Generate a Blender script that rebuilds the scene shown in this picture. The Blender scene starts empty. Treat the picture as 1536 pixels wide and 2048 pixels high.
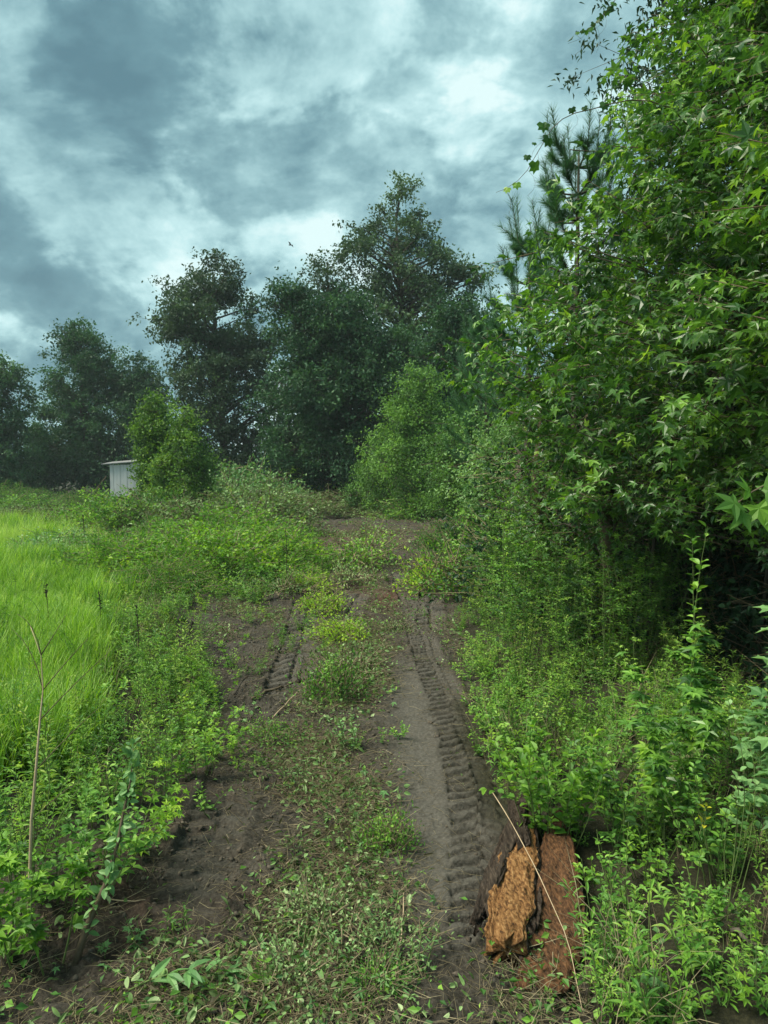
import bpy, math, random
import numpy as np
from mathutils import Vector
rng = np.random.default_rng(11)
random.seed(11)
scene = bpy.context.scene
COL = scene.collection
R = math.radians

# ------------------------------------------------------------------ camera, exposure
FOC, EYE = 1479.0, 2.5
PITCH = math.atan((1024 - 935) / FOC)
cd = bpy.data.cameras.new('camera')
cam = bpy.data.objects.new('camera', cd); COL.objects.link(cam)
cam.location = (0, 0, EYE); cam.rotation_euler = (math.pi / 2 - PITCH, 0, 0)
cd.sensor_fit = 'VERTICAL'; cd.sensor_height = 36; cd.lens = 36 * FOC / 2048
cd.clip_start = 0.05; cd.clip_end = 3000
scene.camera = cam
EXPO = 2.15
scene.view_settings.view_transform = 'Standard'
scene.view_settings.look = 'None'
scene.view_settings.gamma = 1
scene.view_settings.use_curve_mapping = False
scene.view_settings.exposure = EXPO
scene.cycles.max_bounces = 6
scene.cycles.diffuse_bounces = 3
scene.cycles.glossy_bounces = 2
scene.cycles.transmission_bounces = 3
scene.cycles.transparent_max_bounces = 4
scene.cycles.volume_bounces = 0
scene.cycles.sample_clamp_indirect = 4
scene.cycles.use_denoising = True

# ------------------------------------------------------------------ world and sun
SUN_EL, SUN_AZ = 54.0, -102.0            # azimuth measured from +Y towards +X
def view_dir(px, py):
    u, v = (px - 768) / FOC, (1024 - py) / FOC
    d = Vector((u, math.cos(PITCH) + v * math.sin(PITCH), -math.sin(PITCH) + v * math.cos(PITCH)))
    return d
sd = bpy.data.lights.new('sun', 'SUN'); sun = bpy.data.objects.new('sun', sd); COL.objects.link(sun)
sd.energy = 1.5; sd.angle = R(32); sd.color = (1.0, 0.93, 0.78)
sdir = Vector((math.sin(R(SUN_AZ)) * math.cos(R(SUN_EL)), math.cos(R(SUN_AZ)) * math.cos(R(SUN_EL)), math.sin(R(SUN_EL))))
sun.rotation_euler = sdir.to_track_quat('Z', 'Y').to_euler(); sun.location = (0, 0, 60)

def N(nt, typ, **kw):
    n = nt.nodes.new(typ)
    for k, v in kw.items():
        if k == 'inp':
            for kk, vv in v.items(): n.inputs[kk].default_value = vv
        else: setattr(n, k, v)
    return n
def ramp(nt, fac, stops, interp='LINEAR'):
    r = nt.nodes.new('ShaderNodeValToRGB'); r.color_ramp.interpolation = interp
    e = r.color_ramp.elements
    while len(e) < len(stops): e.new(0.5)
    for i, (p, c) in enumerate(stops):
        e[i].position = p; e[i].color = (c[0], c[1], c[2], 1)
    nt.links.new(fac, r.inputs[0]); return r.outputs[0]

world = bpy.data.worlds.new('World'); scene.world = world; world.use_nodes = True
nt = world.node_tree; nt.nodes.clear(); L = nt.links.new
def math_n(op, a, b=None, c=None, clamp=False):
    m = nt.nodes.new('ShaderNodeMath'); m.operation = op; m.use_clamp = clamp
    for i, x in enumerate((a, b, c)):
        if x is None: continue
        if isinstance(x, (int, float)): m.inputs[i].default_value = x
        else: nt.links.new(x, m.inputs[i])
    return m.outputs[0]
tc = N(nt, 'ShaderNodeTexCoord')
sep = N(nt, 'ShaderNodeSeparateXYZ'); L(tc.outputs['Generated'], sep.inputs[0])
zc = math_n('MAXIMUM', sep.outputs[2], 0.0)
zz = math_n('ADD', zc, 0.55)
cx = math_n('DIVIDE', sep.outputs[0], zz); cy = math_n('DIVIDE', sep.outputs[1], zz)
cmb = N(nt, 'ShaderNodeCombineXYZ'); L(cx, cmb.inputs[0]); L(cy, cmb.inputs[1])
wn = N(nt, 'ShaderNodeTexNoise', inp={'Scale': 1.3, 'Detail': 3.0}); L(cmb.outputs[0], wn.inputs['Vector'])
wadd = N(nt, 'ShaderNodeVectorMath', operation='MULTIPLY_ADD'); L(wn.outputs['Color'], wadd.inputs[0])
wadd.inputs[1].default_value = (0.28, 0.28, 0.28); L(cmb.outputs[0], wadd.inputs[2])
n1 = N(nt, 'ShaderNodeTexNoise', inp={'Scale': 4.2, 'Detail': 12.0, 'Roughness': 0.56}); L(wadd.outputs[0], n1.inputs['Vector'])
n2 = N(nt, 'ShaderNodeTexNoise', inp={'Scale': 13.0, 'Detail': 9.0, 'Roughness': 0.62}); L(wadd.outputs[0], n2.inputs['Vector'])
n3 = N(nt, 'ShaderNodeTexNoise', inp={'Scale': 2.0, 'Detail': 4.0, 'Roughness': 0.5}); L(cmb.outputs[0], n3.inputs['Vector'])
puff = N(nt, 'ShaderNodeMapRange', interpolation_type='SMOOTHSTEP', inp={1: .44, 2: .535, 3: -.13, 4: .11}); L(n1.outputs[0], puff.inputs[0])
dens = math_n('MULTIPLY_ADD', math_n('SUBTRACT', n1.outputs[0], 0.5), 1.2, 0.315)
dens = math_n('ADD', dens, puff.outputs[0])
dens = math_n('MULTIPLY_ADD', math_n('SUBTRACT', n2.outputs[0], 0.5), 1.0, dens)
dens = math_n('MULTIPLY_ADD', math_n('SUBTRACT', n3.outputs[0], 0.5), 0.5, dens)
# cloud masses: (pixel direction, angular radius in degrees, amount); + is thick and dark, - is thin and bright
BLOBS = [((20, 20), 9, .12), ((150, 330), 8, .10), ((160, 90), 13, .15), ((430, 120), 14, .25), ((600, 150), 8, .12), ((60, 300), 12, .16), ((20, 620), 12, .08), ((560, 520), 7, .14),
         ((430, 290), 6, -.14), ((640, 320), 8, -.20), ((860, 250), 8, -.14), ((1000, 60), 10, -.06), ((1120, 160), 8, .02),
         ((900, 420), 9, .20), ((990, 530), 8, .20)]
for (bx_, by_), rad, amt in BLOBS:
    c = view_dir(bx_, by_).normalized()
    dp = N(nt, 'ShaderNodeVectorMath', operation='DOT_PRODUCT'); L(tc.outputs['Generated'], dp.inputs[0]); dp.inputs[1].default_value = c
    mr = N(nt, 'ShaderNodeMapRange', interpolation_type='SMOOTHSTEP', inp={1: math.cos(R(rad)), 2: 1.0, 3: 0.0, 4: amt}); L(dp.outputs['Value'], mr.inputs[0])
    dens = math_n('ADD', dens, mr.outputs[0])
k = 0.245
def sc(c): return tuple(x * k for x in c)
cloud = ramp(nt, dens, [(0.0, sc((.74, .94, .93))), (0.16, sc((.55, .81, .82))), (0.34, sc((.40, .64, .66))), (0.52, sc((.255, .45, .485))),
                        (0.72, sc((.15, .30, .345))), (1.0, sc((.10, .215, .26)))])
sky = N(nt, 'ShaderNodeTexSky', sky_type='NISHITA', sun_disc=False, sun_elevation=R(SUN_EL), sun_rotation=R(SUN_AZ), air_density=1.0, dust_density=1.5)
bg1 = N(nt, 'ShaderNodeBackground', inp={'Strength': 0.05}); L(sky.outputs[0], bg1.inputs[0])
bg2 = N(nt, 'ShaderNodeBackground', inp={'Strength': 1.0}); L(cloud, bg2.inputs[0])
mx = N(nt, 'ShaderNodeMixShader', inp={0: 0.96}); L(bg1.outputs[0], mx.inputs[1]); L(bg2.outputs[0], mx.inputs[2])
wo = N(nt, 'ShaderNodeOutputWorld'); L(mx.outputs[0], wo.inputs[0])
world.cycles.sampling_method = 'MANUAL'; world.cycles.sample_map_resolution = 512

HAZE = 0.0005
# ------------------------------------------------------------------ numpy helpers
def _h(ix, iy, s):
    a = (ix.astype(np.int64) * 374761393 + iy.astype(np.int64) * 668265263 + s * 1442695041) & 0xffffffff
    a = ((a ^ (a >> 13)) * 1274126177) & 0xffffffff
    return ((a ^ (a >> 16)) & 0xffff) / 65535.0
def vnoise(x, y, s=0):
    x = np.asarray(x, float); y = np.asarray(y, float)
    ix, iy = np.floor(x), np.floor(y); fx, fy = x - ix, y - iy
    fx = fx * fx * (3 - 2 * fx); fy = fy * fy * (3 - 2 * fy)
    a, b, c, d = _h(ix, iy, s), _h(ix + 1, iy, s), _h(ix, iy + 1, s), _h(ix + 1, iy + 1, s)
    return (a + (b - a) * fx + (c - a) * fy + (a - b - c + d) * fx * fy) * 2 - 1
def fbm(x, y, f, octv, s=0):
    t, amp = 0, 1.0
    for o in range(octv):
        t = t + amp * vnoise(np.asarray(x) * f + 13.7 * o, np.asarray(y) * f - 7.1 * o, s + o); f *= 2.03; amp *= 0.52
    return t
def sstep(a, b, x):
    t = np.clip((x - a) / (b - a), 0, 1); return t * t * (3 - 2 * t)

def nrm(v): return v / np.maximum(np.linalg.norm(v, axis=-1, keepdims=True), 1e-9)

# ------------------------------------------------------------------ ground shape
def flat(px, py):
    d = view_dir(px, py); t = -EYE / d.z
    return d.x * t, d.y * t
def pl(pts): return np.array([flat(*p) for p in pts])
TRACKS = [  # polyline on the ground, half width, depth, lug spacing, which half carries the strong lugs
    (pl([(985, 1960), (975, 1830), (962, 1700), (953, 1600), (922, 1480), (890, 1390), (855, 1310), (825, 1215), (800, 1150)]), .20, .034, .145, 0),
    (pl([(1050, 1720), (1010, 1650), (985, 1560), (930, 1440)]), .14, .04, .16, 1),
    (pl([(575, 1400), (583, 1350), (600, 1300), (612, 1240), (618, 1200)]), .27, .05, .22, 2),
    (pl([(330, 1960), (385, 1800), (425, 1680), (455, 1590), (490, 1500), (530, 1430)]), .20, .022, .19, 2),
    (pl([(865, 1260), (860, 1225), (862, 1180)]), .22, .06, .22, 2),
    (pl([(690, 1235), (705, 1205), (722, 1180)]), .24, .06, .22, 2),
]
def macro(x, y):
    x = np.asarray(x, float); y = np.asarray(y, float)
    left = -(1.45 + 0.05 * y); right = 1.15 + 0.012 * y
    h = 0.16 * sstep(0, 1.6, left - x) + 0.22 * sstep(0, 1.3, x - right)
    h = h + 0.07 * fbm(x, y, 0.45, 3, 5)
    h = h + 0.10 * np.exp(-((x + 1.9) / .35) ** 2) * np.exp(-((y - 4.7) / 1.2) ** 2)
    h = h + 0.22 * sstep(12, 24, y) * np.exp(-((x + 1) / 7) ** 2)
    return h
def path_mask(x, y):
    """1 on the bare earth of the cleared lane"""
    e = 0.18 * fbm(x, y, 1.3, 3, 9)
    l = np.interp(y, [2, 3.3, 4.2, 5, 6, 7.5, 9, 11, 13.5, 16, 20, 30, 45, 60], [-2.8, -2.25, -2.1, -1.75, -1.45, -1.55, -2.2, -2.9, -3.4, -3.0, -2.6, -4.5, -9, -12])
    r = np.interp(y, [2, 3.3, 4.2, 5.5, 7, 9, 12, 16, 20, 30, 45, 60], [1.2, 1.15, 1.15, .95, .85, 1.0, 1.25, 1.7, 2.0, 3.0, 6, 8])
    return sstep(-.15, .2, x - l + e) * sstep(-.1, .25, r - x + e) * (1 - sstep(48, 60, y))
def track_coords(x, y, P):
    best = np.full(x.shape, 1e9); uu = np.zeros(x.shape); ss = np.zeros(x.shape); s0 = 0
    for i in range(len(P) - 1):
        a, b = P[i], P[i + 1]; d = b - a; Ln = np.linalg.norm(d); t = d / Ln
        rx, ry = x - a[0], y - a[1]
        al = rx * t[0] + ry * t[1]; ac = rx * t[1] - ry * t[0]
        alc = np.clip(al, 0, Ln); dist = np.hypot(ac, al - alc)
        m = dist < best
        best = np.where(m, dist, best); uu = np.where(m, ac, uu); ss = np.where(m, s0 + alc, ss); 
        s0 += Ln
    return best, uu, ss, s0
def micro(x, y):
    """clods, ruts and tyre prints; returns height and how packed the soil is"""
    pm = path_mask(x, y)
    h = pm * (0.036 * fbm(x, y, 3.1, 2, 21) + 0.034 * fbm(x, y, 8, 4, 31) * (.7 + .5 * fbm(x, y, .8, 2, 35)) + 0.014 * np.abs(fbm(x, y, 24, 2, 41)))
    h = h + pm * .05 * sstep(9, 14, y) * fbm(x, y, 1.7, 3, 36)
    h = h + (1 - pm) * 0.03 * fbm(x, y, 2.3, 3, 51)
    pack = np.zeros(x.shape)
    # smooth lane scraped between the right wheel and the debris
    lane = np.exp(-((x - np.interp(y, [3, 4.5, 6, 8, 12], [.25, .32, .30, .28, .2])) / .24) ** 2) * sstep(3.4, 4.4, y) * (1 - sstep(8.2, 10, y))
    h = h * (1 - .72 * lane) - .02 * lane + lane * .003 * fbm(x, y, 45, 2, 77); pack = np.maximum(pack, lane)
    for P, hw, dep, sp, side in TRACKS:
        m = (x > P[:, 0].min() - 1) & (x < P[:, 0].max() + 1) & (y > P[:, 1].min() - 1) & (y < P[:, 1].max() + 1)
        if not m.any(): continue
        X, Y = x[m], y[m]
        d, u, s, tot = track_coords(X, Y, P)
        u2 = u + .015 * fbm(X, Y, 6, 2, 3)
        inside = 1 - sstep(hw * .93, hw * 1.07, np.abs(u2) + (d - np.abs(u)) * 1.0)
        fade = sstep(0, .35, s) * sstep(0, .5, tot - s) * np.clip(.95 + .5 * fbm(X, Y, 1.7, 2, 8), .3, 1)
        sl = np.abs(u2) * .45 if side != 1 else u2 * .3
        ph = ((s + sl + .013 * fbm(X, Y, 4, 3, 66) + (u2 > 0) * sp * .5) / sp) % 1.0
        bar = sstep(.0, .10, ph) * (1 - sstep(.50, .62, ph)) * np.clip(.75 + .75 * fbm(X, Y, 3.5, 3, 67), .6, 1.1)
        bar = bar + .12 * fbm(X, Y, 22, 3, 68)
        w = 1.0
        if side == 0: w = np.where(u2 > .11, .35, 1.0)
        gap = 1 - .8 * np.exp(-(((u2 - (.11 if side == 0 else 0)) / .02) ** 2))
        edge = np.exp(-((np.abs(u2) - hw * 1.12) / .05) ** 2) * .022
        hh = h[m]
        hh = hh * (1 - .93 * inside * np.minimum(1, fade * 1.4)) + inside * fade * (-dep * 1.0 + dep * 1.5 * bar * w * gap) + edge * fade * (1 - inside)
        h[m] = hh; pk = pack[m]; pack[m] = np.maximum(pk, inside * fade * (.8 if dep > .03 else .3) * (.5 + .5 * np.clip(bar, 0, 1)))
    return h, pack, pm
def gh(x, y):
    x = np.atleast_1d(np.asarray(x, float)); y = np.atleast_1d(np.asarray(y, float))
    return macro(x, y) + micro(x, y)[0]
def gz(x, y): return float(gh(x, y)[0])
def G(px, py):
    """the point of the ground seen at photo pixel px, py"""
    d = view_dir(px, py); z = 0.0
    for _ in range(6):
        t = (z - EYE) / d.z; x, y = d.x * t, d.y * t; z = .5 * z + .5 * float(macro(x, y))
    return Vector((x, y, gz(x, y)))
def P3(px, py, Y):
    d = view_dir(px, py); t = Y / d.y
    return Vector((d.x * t, Y, EYE + d.z * t))

# ------------------------------------------------------------------ mesh builder
class MB:
    def __init__(s): s.V, s.F, s.T, s.M, s.S, s.n = [], [], [], [], [], 0
    def add(s, V, F, tint=0.5, mi=0, smooth=False):
        V = np.asarray(V, float).reshape(-1, 3); F = np.asarray(F, int).reshape(-1, 3)
        s.V.append(V); s.F.append(F + s.n); s.n += len(V)
        s.T.append(np.broadcast_to(np.asarray(tint, float), (len(V),)))
        s.M.append(np.full(len(F), mi)); s.S.append(np.full(len(F), smooth)); return s
    def mesh(s, name, mats):
        V = np.concatenate(s.V); F = np.concatenate(s.F); me = bpy.data.meshes.new(name)
        me.vertices.add(len(V)); me.vertices.foreach_set('co', V.astype(np.float32).ravel())
        me.loops.add(F.size); me.loops.foreach_set('vertex_index', F.astype(np.int32).ravel())
        me.polygons.add(len(F)); me.polygons.foreach_set('loop_start', np.arange(0, F.size, 3, dtype=np.int32))
        me.polygons.foreach_set('material_index', np.concatenate(s.M).astype(np.int32))
        me.polygons.foreach_set('use_smooth', np.concatenate(s.S))
        at = me.attributes.new('tint', 'FLOAT', 'POINT'); at.data.foreach_set('value', np.concatenate(s.T).astype(np.float32))
        for m in (mats if isinstance(mats, (list, tuple)) else [mats]): me.materials.append(m)
        me.update(); return me
    def build(s, name, mats, parent=None, **kw): return link(name, s.mesh(name, mats), parent, **kw)
def link(name, me, parent=None, kind=None, loc=None):
    o = bpy.data.objects.new(name, me); COL.objects.link(o)
    if parent: o.parent = parent
    if kind: o['kind'] = kind
    if loc is not None: o.location = loc
    return o
USED_LABELS = set()
def tag(o, label, cat, group=None):
    o['label'] = label; o['category'] = cat
    if group: o['group'] = group
    return o
def thing(name, label, cat, loc=(0, 0, 0), rz=0, group=None):
    o = bpy.data.objects.new(name, None); COL.objects.link(o); o.location = loc; o.rotation_euler = (0, 0, rz)
    o.empty_display_size = .1
    return tag(o, label, cat, group)
def clone(root, label, loc, rz=0, scl=1, group=None, tilt=(0, 0)):
    r = root.copy(); COL.objects.link(r); r.location = loc; r.rotation_euler = (tilt[0], tilt[1], rz)
    r.scale = (scl,) * 3 if isinstance(scl, (int, float)) else scl
    r['label'] = label
    if group: r['group'] = group
    for ch in list(root.children):
        c = ch.copy(); COL.objects.link(c); c.parent = r
        for g in list(ch.children):
            d = g.copy(); COL.objects.link(d); d.parent = c
    return r

# leaf templates: base at origin, blade along +Y, upper face +Z
def fan(outl, c=(0, .12, 0)):
    V = np.array([c] + list(outl), float); n = len(outl)
    return V, np.array([(0, 1 + (i + 1) % n, 1 + i) for i in range(n)])
def star(tips=(1, .92, .62), notch=(.40, .34), lob=1.0, fine=False, c=.14):
    o = []
    def p(a, r, z): o.append((math.sin(R(a)) * r, c + math.cos(R(a)) * r * .98, z))
    seq = [(0, tips[0]), (60, tips[1]), (122, tips[2])]
    A = []
    for i, (a, r) in enumerate(seq):
        if fine: A.append((a - 13, r * .62, -.02)) if i else None
        A.append((a, r, -.16 * r))
        if fine: A.append((a + 13, r * .62, -.02))
        if i < 2: A.append((a + 31, notch[i], .045))
    A.append((165, .17, 0.02))
    for a, r, z in A: p(a, r, z)
    for a, r, z in reversed(A[1:]): p(-a, r, z)
    return fan(o, (0, c, 0))
STAR = star(); STARF = star(fine=True); STAR2 = star(tips=(1, .8, .45), notch=(.5, .42)); MAPLE = star(tips=(.95, .85, .5), notch=(.56, .44), fine=True, c=.2)
def oval(w=.28, droop=.12, fold=.10):
    V = [(0, 0, 0), (0, .33, .0), (0, .68, -droop * .4), (0, 1, -droop),
         (w * .8, .22, fold), (w, .50, fold * .9), (w * .62, .80, fold * .4 - droop * .5), (-w * .8, .22, fold), (-w, .50, fold * .9), (-w * .62, .80, fold * .4 - droop * .5)]
    F = [(0, 4, 1), (4, 5, 1), (1, 5, 2), (5, 6, 2), (2, 6, 3), (0, 1, 7), (7, 1, 8), (1, 2, 8), (8, 2, 9), (2, 3, 9)]
    return np.array(V, float), np.array(F)
OVAL = oval(); LANCE = oval(.13, .2, .05); ROUND = oval(.42, .1, .06)
def dia(w=.3, droop=.1): return np.array([(0, 0, 0), (w, .45, .06), (0, 1, -droop), (-w, .45, .06)], float), np.array([(0, 1, 2), (0, 2, 3)])
DIA = dia(); DIAN = dia(.16, .18)
GRAPE = fan([(0, 1, -.1), (.18, .72, 0), (.55, .72, -.05), (.45, .45, 0), (.6, .15, -.08), (.3, -.08, 0), (0, .08, .05), (-.3, -.08, 0), (-.6, .15, -.08), (-.45, .45, 0), (-.55, .72, -.05), (-.18, .72, 0)], (0, .4, .05))
def leaves(mb, tpl, pos, yd, nz, size, tint, mi=0, wid=None, curl=None):
    TV, TF = tpl; n = len(pos); y = nrm(yd); x = np.cross(y, nz); x = nrm(x); z = np.cross(x, y)
    size = np.broadcast_to(np.asarray(size, float), (n,))[:, None, None]
    w = np.ones((n, 1, 1)) if wid is None else np.asarray(wid)[:, None, None]
    cu = (.6 + 1.3 * rng.random((n, 1, 1))) if curl is None else np.full((n, 1, 1), curl)
    V = pos[:, None, :] + size * (x[:, None, :] * TV[None, :, 0:1] * w + y[:, None, :] * TV[None, :, 1:2] + z[:, None, :] * TV[None, :, 2:3] * cu)
    F = TF[None] + (np.arange(n) * len(TV))[:, None, None]
    mb.add(V.reshape(-1, 3), F.reshape(-1, 3), np.repeat(np.broadcast_to(tint, (n,)), len(TV)), mi)
def segs(mb, p0, p1, r0, r1, sides=3, mi=0, tint=.5, smooth=True):
    p0 = np.asarray(p0, float).reshape(-1, 3); p1 = np.asarray(p1, float).reshape(-1, 3); n = len(p0)
    r0 = np.broadcast_to(np.asarray(r0, float), (n,)); r1 = np.broadcast_to(np.asarray(r1, float), (n,))
    d = nrm(p1 - p0); a = np.where(np.abs(d[:, 2:3]) > .9, [[1., 0, 0]], [[0, 0, 1.]]); x = nrm(np.cross(d, a)); y = np.cross(d, x)
    an = np.arange(sides) * 2 * math.pi / sides; c, s_ = np.cos(an), np.sin(an)
    ring = x[:, None] * c[None, :, None] + y[:, None] * s_[None, :, None]
    V = np.concatenate([p0[:, None] + ring * r0[:, None, None], p1[:, None] + ring * r1[:, None, None]], 1)
    F = []
    for i in range(sides):
        j = (i + 1) % sides; F += [(i, j, sides + j), (i, sides + j, sides + i)]
    F = np.array(F)[None] + (np.arange(n) * 2 * sides)[:, None, None]
    mb.add(V.reshape(-1, 3), F.reshape(-1, 3), np.repeat(np.broadcast_to(tint, (n,)), 2 * sides), mi, smooth)
def tube(mb, pts, rad, sides=7, mi=0, tint=.5, cap=True):
    pts = np.asarray(pts, float); n = len(pts); rad = np.broadcast_to(np.asarray(rad, float), (n,))
    d = nrm(np.gradient(pts, axis=0)); a = np.array([0, 0, 1.]) if abs(d[0, 2]) < .8 else np.array([1., 0, 0])
    x = nrm(np.cross(d, a)); y = np.cross(d, x); an = np.arange(sides) * 2 * math.pi / sides
    V = pts[:, None] + rad[:, None, None] * (x[:, None] * np.cos(an)[None, :, None] + y[:, None] * np.sin(an)[None, :, None])
    F = []
    for k_ in range(n - 1):
        for i in range(sides):
            j = (i + 1) % sides; A = k_ * sides
            F += [(A + i, A + j, A + sides + j), (A + i, A + sides + j, A + sides + i)]
    V = V.reshape(-1, 3)
    if cap:
        V = np.vstack([V, pts[0], pts[-1]]); c0, c1 = len(V) - 2, len(V) - 1
        for i in range(sides):
            j = (i + 1) % sides; F += [(c0, j, i), (c1, (n - 1) * sides + i, (n - 1) * sides + j)]
    mb.add(V, F, tint, mi, True)
def bez(p0, p1, bend, n=6):
    p0, p1 = np.array(p0, float), np.array(p1, float); t = np.linspace(0, 1, n)[:, None]
    return p0 * (1 - t) + p1 * t + np.array(bend, float) * (4 * t * (1 - t))
def rdir(n, up=0.0):
    v = rng.normal(size=(n, 3)); v[:, 2] += up; return nrm(v)

# ------------------------------------------------------------------ materials
def leaf_mat(name, cols, trans=.35, rough=.5, spec=.35, objr=.35, var=1.0):
    m = bpy.data.materials.new(name); m.use_nodes = True; t = m.node_tree; t.nodes.clear(); K = t.links.new
    at = N(t, 'ShaderNodeAttribute', attribute_name='tint'); oi = N(t, 'ShaderNodeObjectInfo')
    a = N(t, 'ShaderNodeMath', operation='MULTIPLY_ADD', inp={1: objr, 2: -objr / 2}); K(oi.outputs['Random'], a.inputs[0])
    b = N(t, 'ShaderNodeMath', operation='ADD', use_clamp=True); K(a.outputs[0], b.inputs[0]); K(at.outputs['Fac'], b.inputs[1])
    c = ramp(t, b.outputs[0], [(i / (len(cols) - 1), x) for i, x in enumerate(cols)])
    ns = N(t, 'ShaderNodeTexNoise', inp={'Scale': 38.0, 'Detail': 3.0}); tcn = N(t, 'ShaderNodeTexCoord'); K(tcn.outputs['Object'], ns.inputs['Vector'])
    hv = N(t, 'ShaderNodeHueSaturation'); K(c, hv.inputs['Color'])
    mr = N(t, 'ShaderNodeMapRange', inp={1: .25, 2: .75, 3: .78, 4: 1.22}); K(ns.outputs[0], mr.inputs[0]); K(mr.outputs[0], hv.inputs['Value'])
    p = N(t, 'ShaderNodeBsdfPrincipled', inp={'Roughness': rough, 'Specular IOR Level': spec}); K(hv.outputs[0], p.inputs['Base Color'])
    tr = N(t, 'ShaderNodeBsdfTranslucent')
    g = N(t, 'ShaderNodeMixRGB', blend_type='MULTIPLY', inp={0: 1.0, 2: (1.25, 1.25, .55, 1)}); K(hv.outputs[0], g.inputs[1]); K(g.outputs[0], tr.inputs[0])
    x = N(t, 'ShaderNodeMixShader', inp={0: trans}); K(p.outputs[0], x.inputs[1]); K(tr.outputs[0], x.inputs[2])
    o = N(t, 'ShaderNodeOutputMaterial'); K(x.outputs[0], o.inputs[0]); return m
def noise_mat(name, cols, scale=6, rough=.9, bump=.3, stretch=(1, 1, 1), detail=6, bdist=.02, coord='Object', spec=.2):
    m = bpy.data.materials.new(name); m.use_nodes = True; t = m.node_tree; t.nodes.clear(); K = t.links.new
    tcn = N(t, 'ShaderNodeTexCoord'); mp = N(t, 'ShaderNodeMapping'); mp.inputs['Scale'].default_value = stretch; K(tcn.outputs[coord], mp.inputs[0])
    ns = N(t, 'ShaderNodeTexNoise', inp={'Scale': float(scale), 'Detail': float(detail), 'Roughness': .65}); K(mp.outputs[0], ns.inputs['Vector'])
    c = ramp(t, ns.outputs[0], [(.28 + .46 * i / (len(cols) - 1), x) for i, x in enumerate(cols)])
    p = N(t, 'ShaderNodeBsdfPrincipled', inp={'Roughness': rough, 'Specular IOR Level': spec}); K(c, p.inputs['Base Color'])
    b = N(t, 'ShaderNodeBump', inp={'Strength': bump, 'Distance': bdist}); K(ns.outputs[0], b.inputs['Height']); K(b.outputs[0], p.inputs['Normal'])
    o = N(t, 'ShaderNodeOutputMaterial'); K(p.outputs[0], o.inputs[0]); return m
M_GUM = leaf_mat('sweetgum_leaf', [(.036, .105, .024), (.080, .200, .036), (.17, .35, .045), (.33, .52, .05)], .38, .36, .6)
M_YOUNG = leaf_mat('young_leaf', [(.060, .16, .026), (.12, .28, .035), (.22, .42, .04), (.40, .58, .05)], .42, .5)
M_FAR = leaf_mat('far_leaf', [(.020, .066, .034), (.042, .115, .050), (.080, .185, .065)], .28, .55, .3)
M_FARG = leaf_mat('far_grey_leaf', [(.028, .060, .034), (.052, .105, .052), (.095, .175, .080)], .28, .55, .3)
M_FARB = leaf_mat('far_deep_leaf', [(.018, .062, .030), (.034, .105, .040), (.062, .17, .055)], .28, .55, .3)
M_FARL = leaf_mat('far_light_leaf', [(.050, .125, .034), (.11, .24, .05), (.21, .40, .07)], .33, .6, .3)
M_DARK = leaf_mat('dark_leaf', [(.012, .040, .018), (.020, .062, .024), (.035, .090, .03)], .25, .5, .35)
M_SHRUB = leaf_mat('shrub_leaf', [(.030, .095, .022), (.080, .21, .036), (.18, .38, .055), (.34, .54, .09)], .36, .48)
M_MINT = leaf_mat('pale_leaf', [(.07, .18, .06), (.15, .31, .10), (.32, .50, .20)], .3, .5)
M_WILT = leaf_mat('wilted_leaf', [(.06, .055, .025), (.09, .15, .045), (.18, .32, .10), (.40, .52, .25)], .25, .6)
M_GRASS = leaf_mat('meadow_grass', [(.040, .10, .014), (.12, .27, .024), (.25, .46, .045), (.46, .60, .20)], .45, .55, .3, .5)
M_WEED = leaf_mat('weed_leaf', [(.032, .10, .024), (.08, .22, .036), (.17, .36, .045), (.30, .42, .07)], .36, .5)
M_YSH = leaf_mat('young_tree_leaf', [(.035, .09, .026), (.080, .18, .036), (.17, .31, .05), (.30, .46, .08)], .38, .5)
M_YEL = leaf_mat('yellow_leaf', [(.40, .42, .03), (.6, .55, .04)], .3, .5)
M_NEED = leaf_mat('pine_needle', [(.03, .10, .045), (.05, .15, .06), (.08, .21, .07)], .2, .5)
M_BARK = noise_mat('bark', [(.03, .026, .02), (.075, .065, .05), (.12, .105, .085)], 9, .95, .6, (1, 1, .25))
M_TWIG = noise_mat('twig', [(.07, .055, .035), (.14, .11, .07)], 20, .9, .2)
M_GSTEM = noise_mat('green_stem', [(.07, .12, .03), (.14, .19, .06)], 20, .8, .2)
M_STRAW = leaf_mat('dry_straw', [(.12, .095, .055), (.22, .185, .11), (.38, .33, .20)], .1, .8, .2)
M_PALE = noise_mat('pale_stick', [(.34, .25, .15), (.50, .40, .27)], 14, .85, .2)
M_DEAD = noise_mat('dead_stalk', [(.02, .018, .014), (.05, .042, .03)], 30, .95, .3)

# ------------------------------------------------------------------ ground
def axis(a, b, f0, f1, step, grow=1.09):
    mid = list(np.arange(f0, f1, step)); out, s_, v = [], step, f1
    while v < b: out.append(v); s_ *= grow; v += s_
    out.append(b); lo, s_, v = [], step, f0
    while v > a:
        s_ *= grow; v -= s_; lo.append(max(v, a))
    return np.array(lo[::-1] + mid + out)
xs = axis(-900, 900, -2.3, 1.6, .0135, 1.07)
yf = [2.9]
while yf[-1] < 60: yf.append(yf[-1] + max(.0125, .0125 + (yf[-1] - 8.0) * .006 + max(0, yf[-1] - 15) * .012))
ys = np.array([-400, -150, -60, -20, -8, -3, 0, 1, 1.7, 2.2, 2.6] + yf + [64, 70, 80, 95, 120, 160, 240, 400, 700, 1200, 1800])
X, Y = np.meshgrid(xs, ys); Z, PK, PM = micro(X.ravel(), Y.ravel())
Z = Z + macro(X.ravel(), Y.ravel()); nx, ny = len(xs), len(ys)
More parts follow.
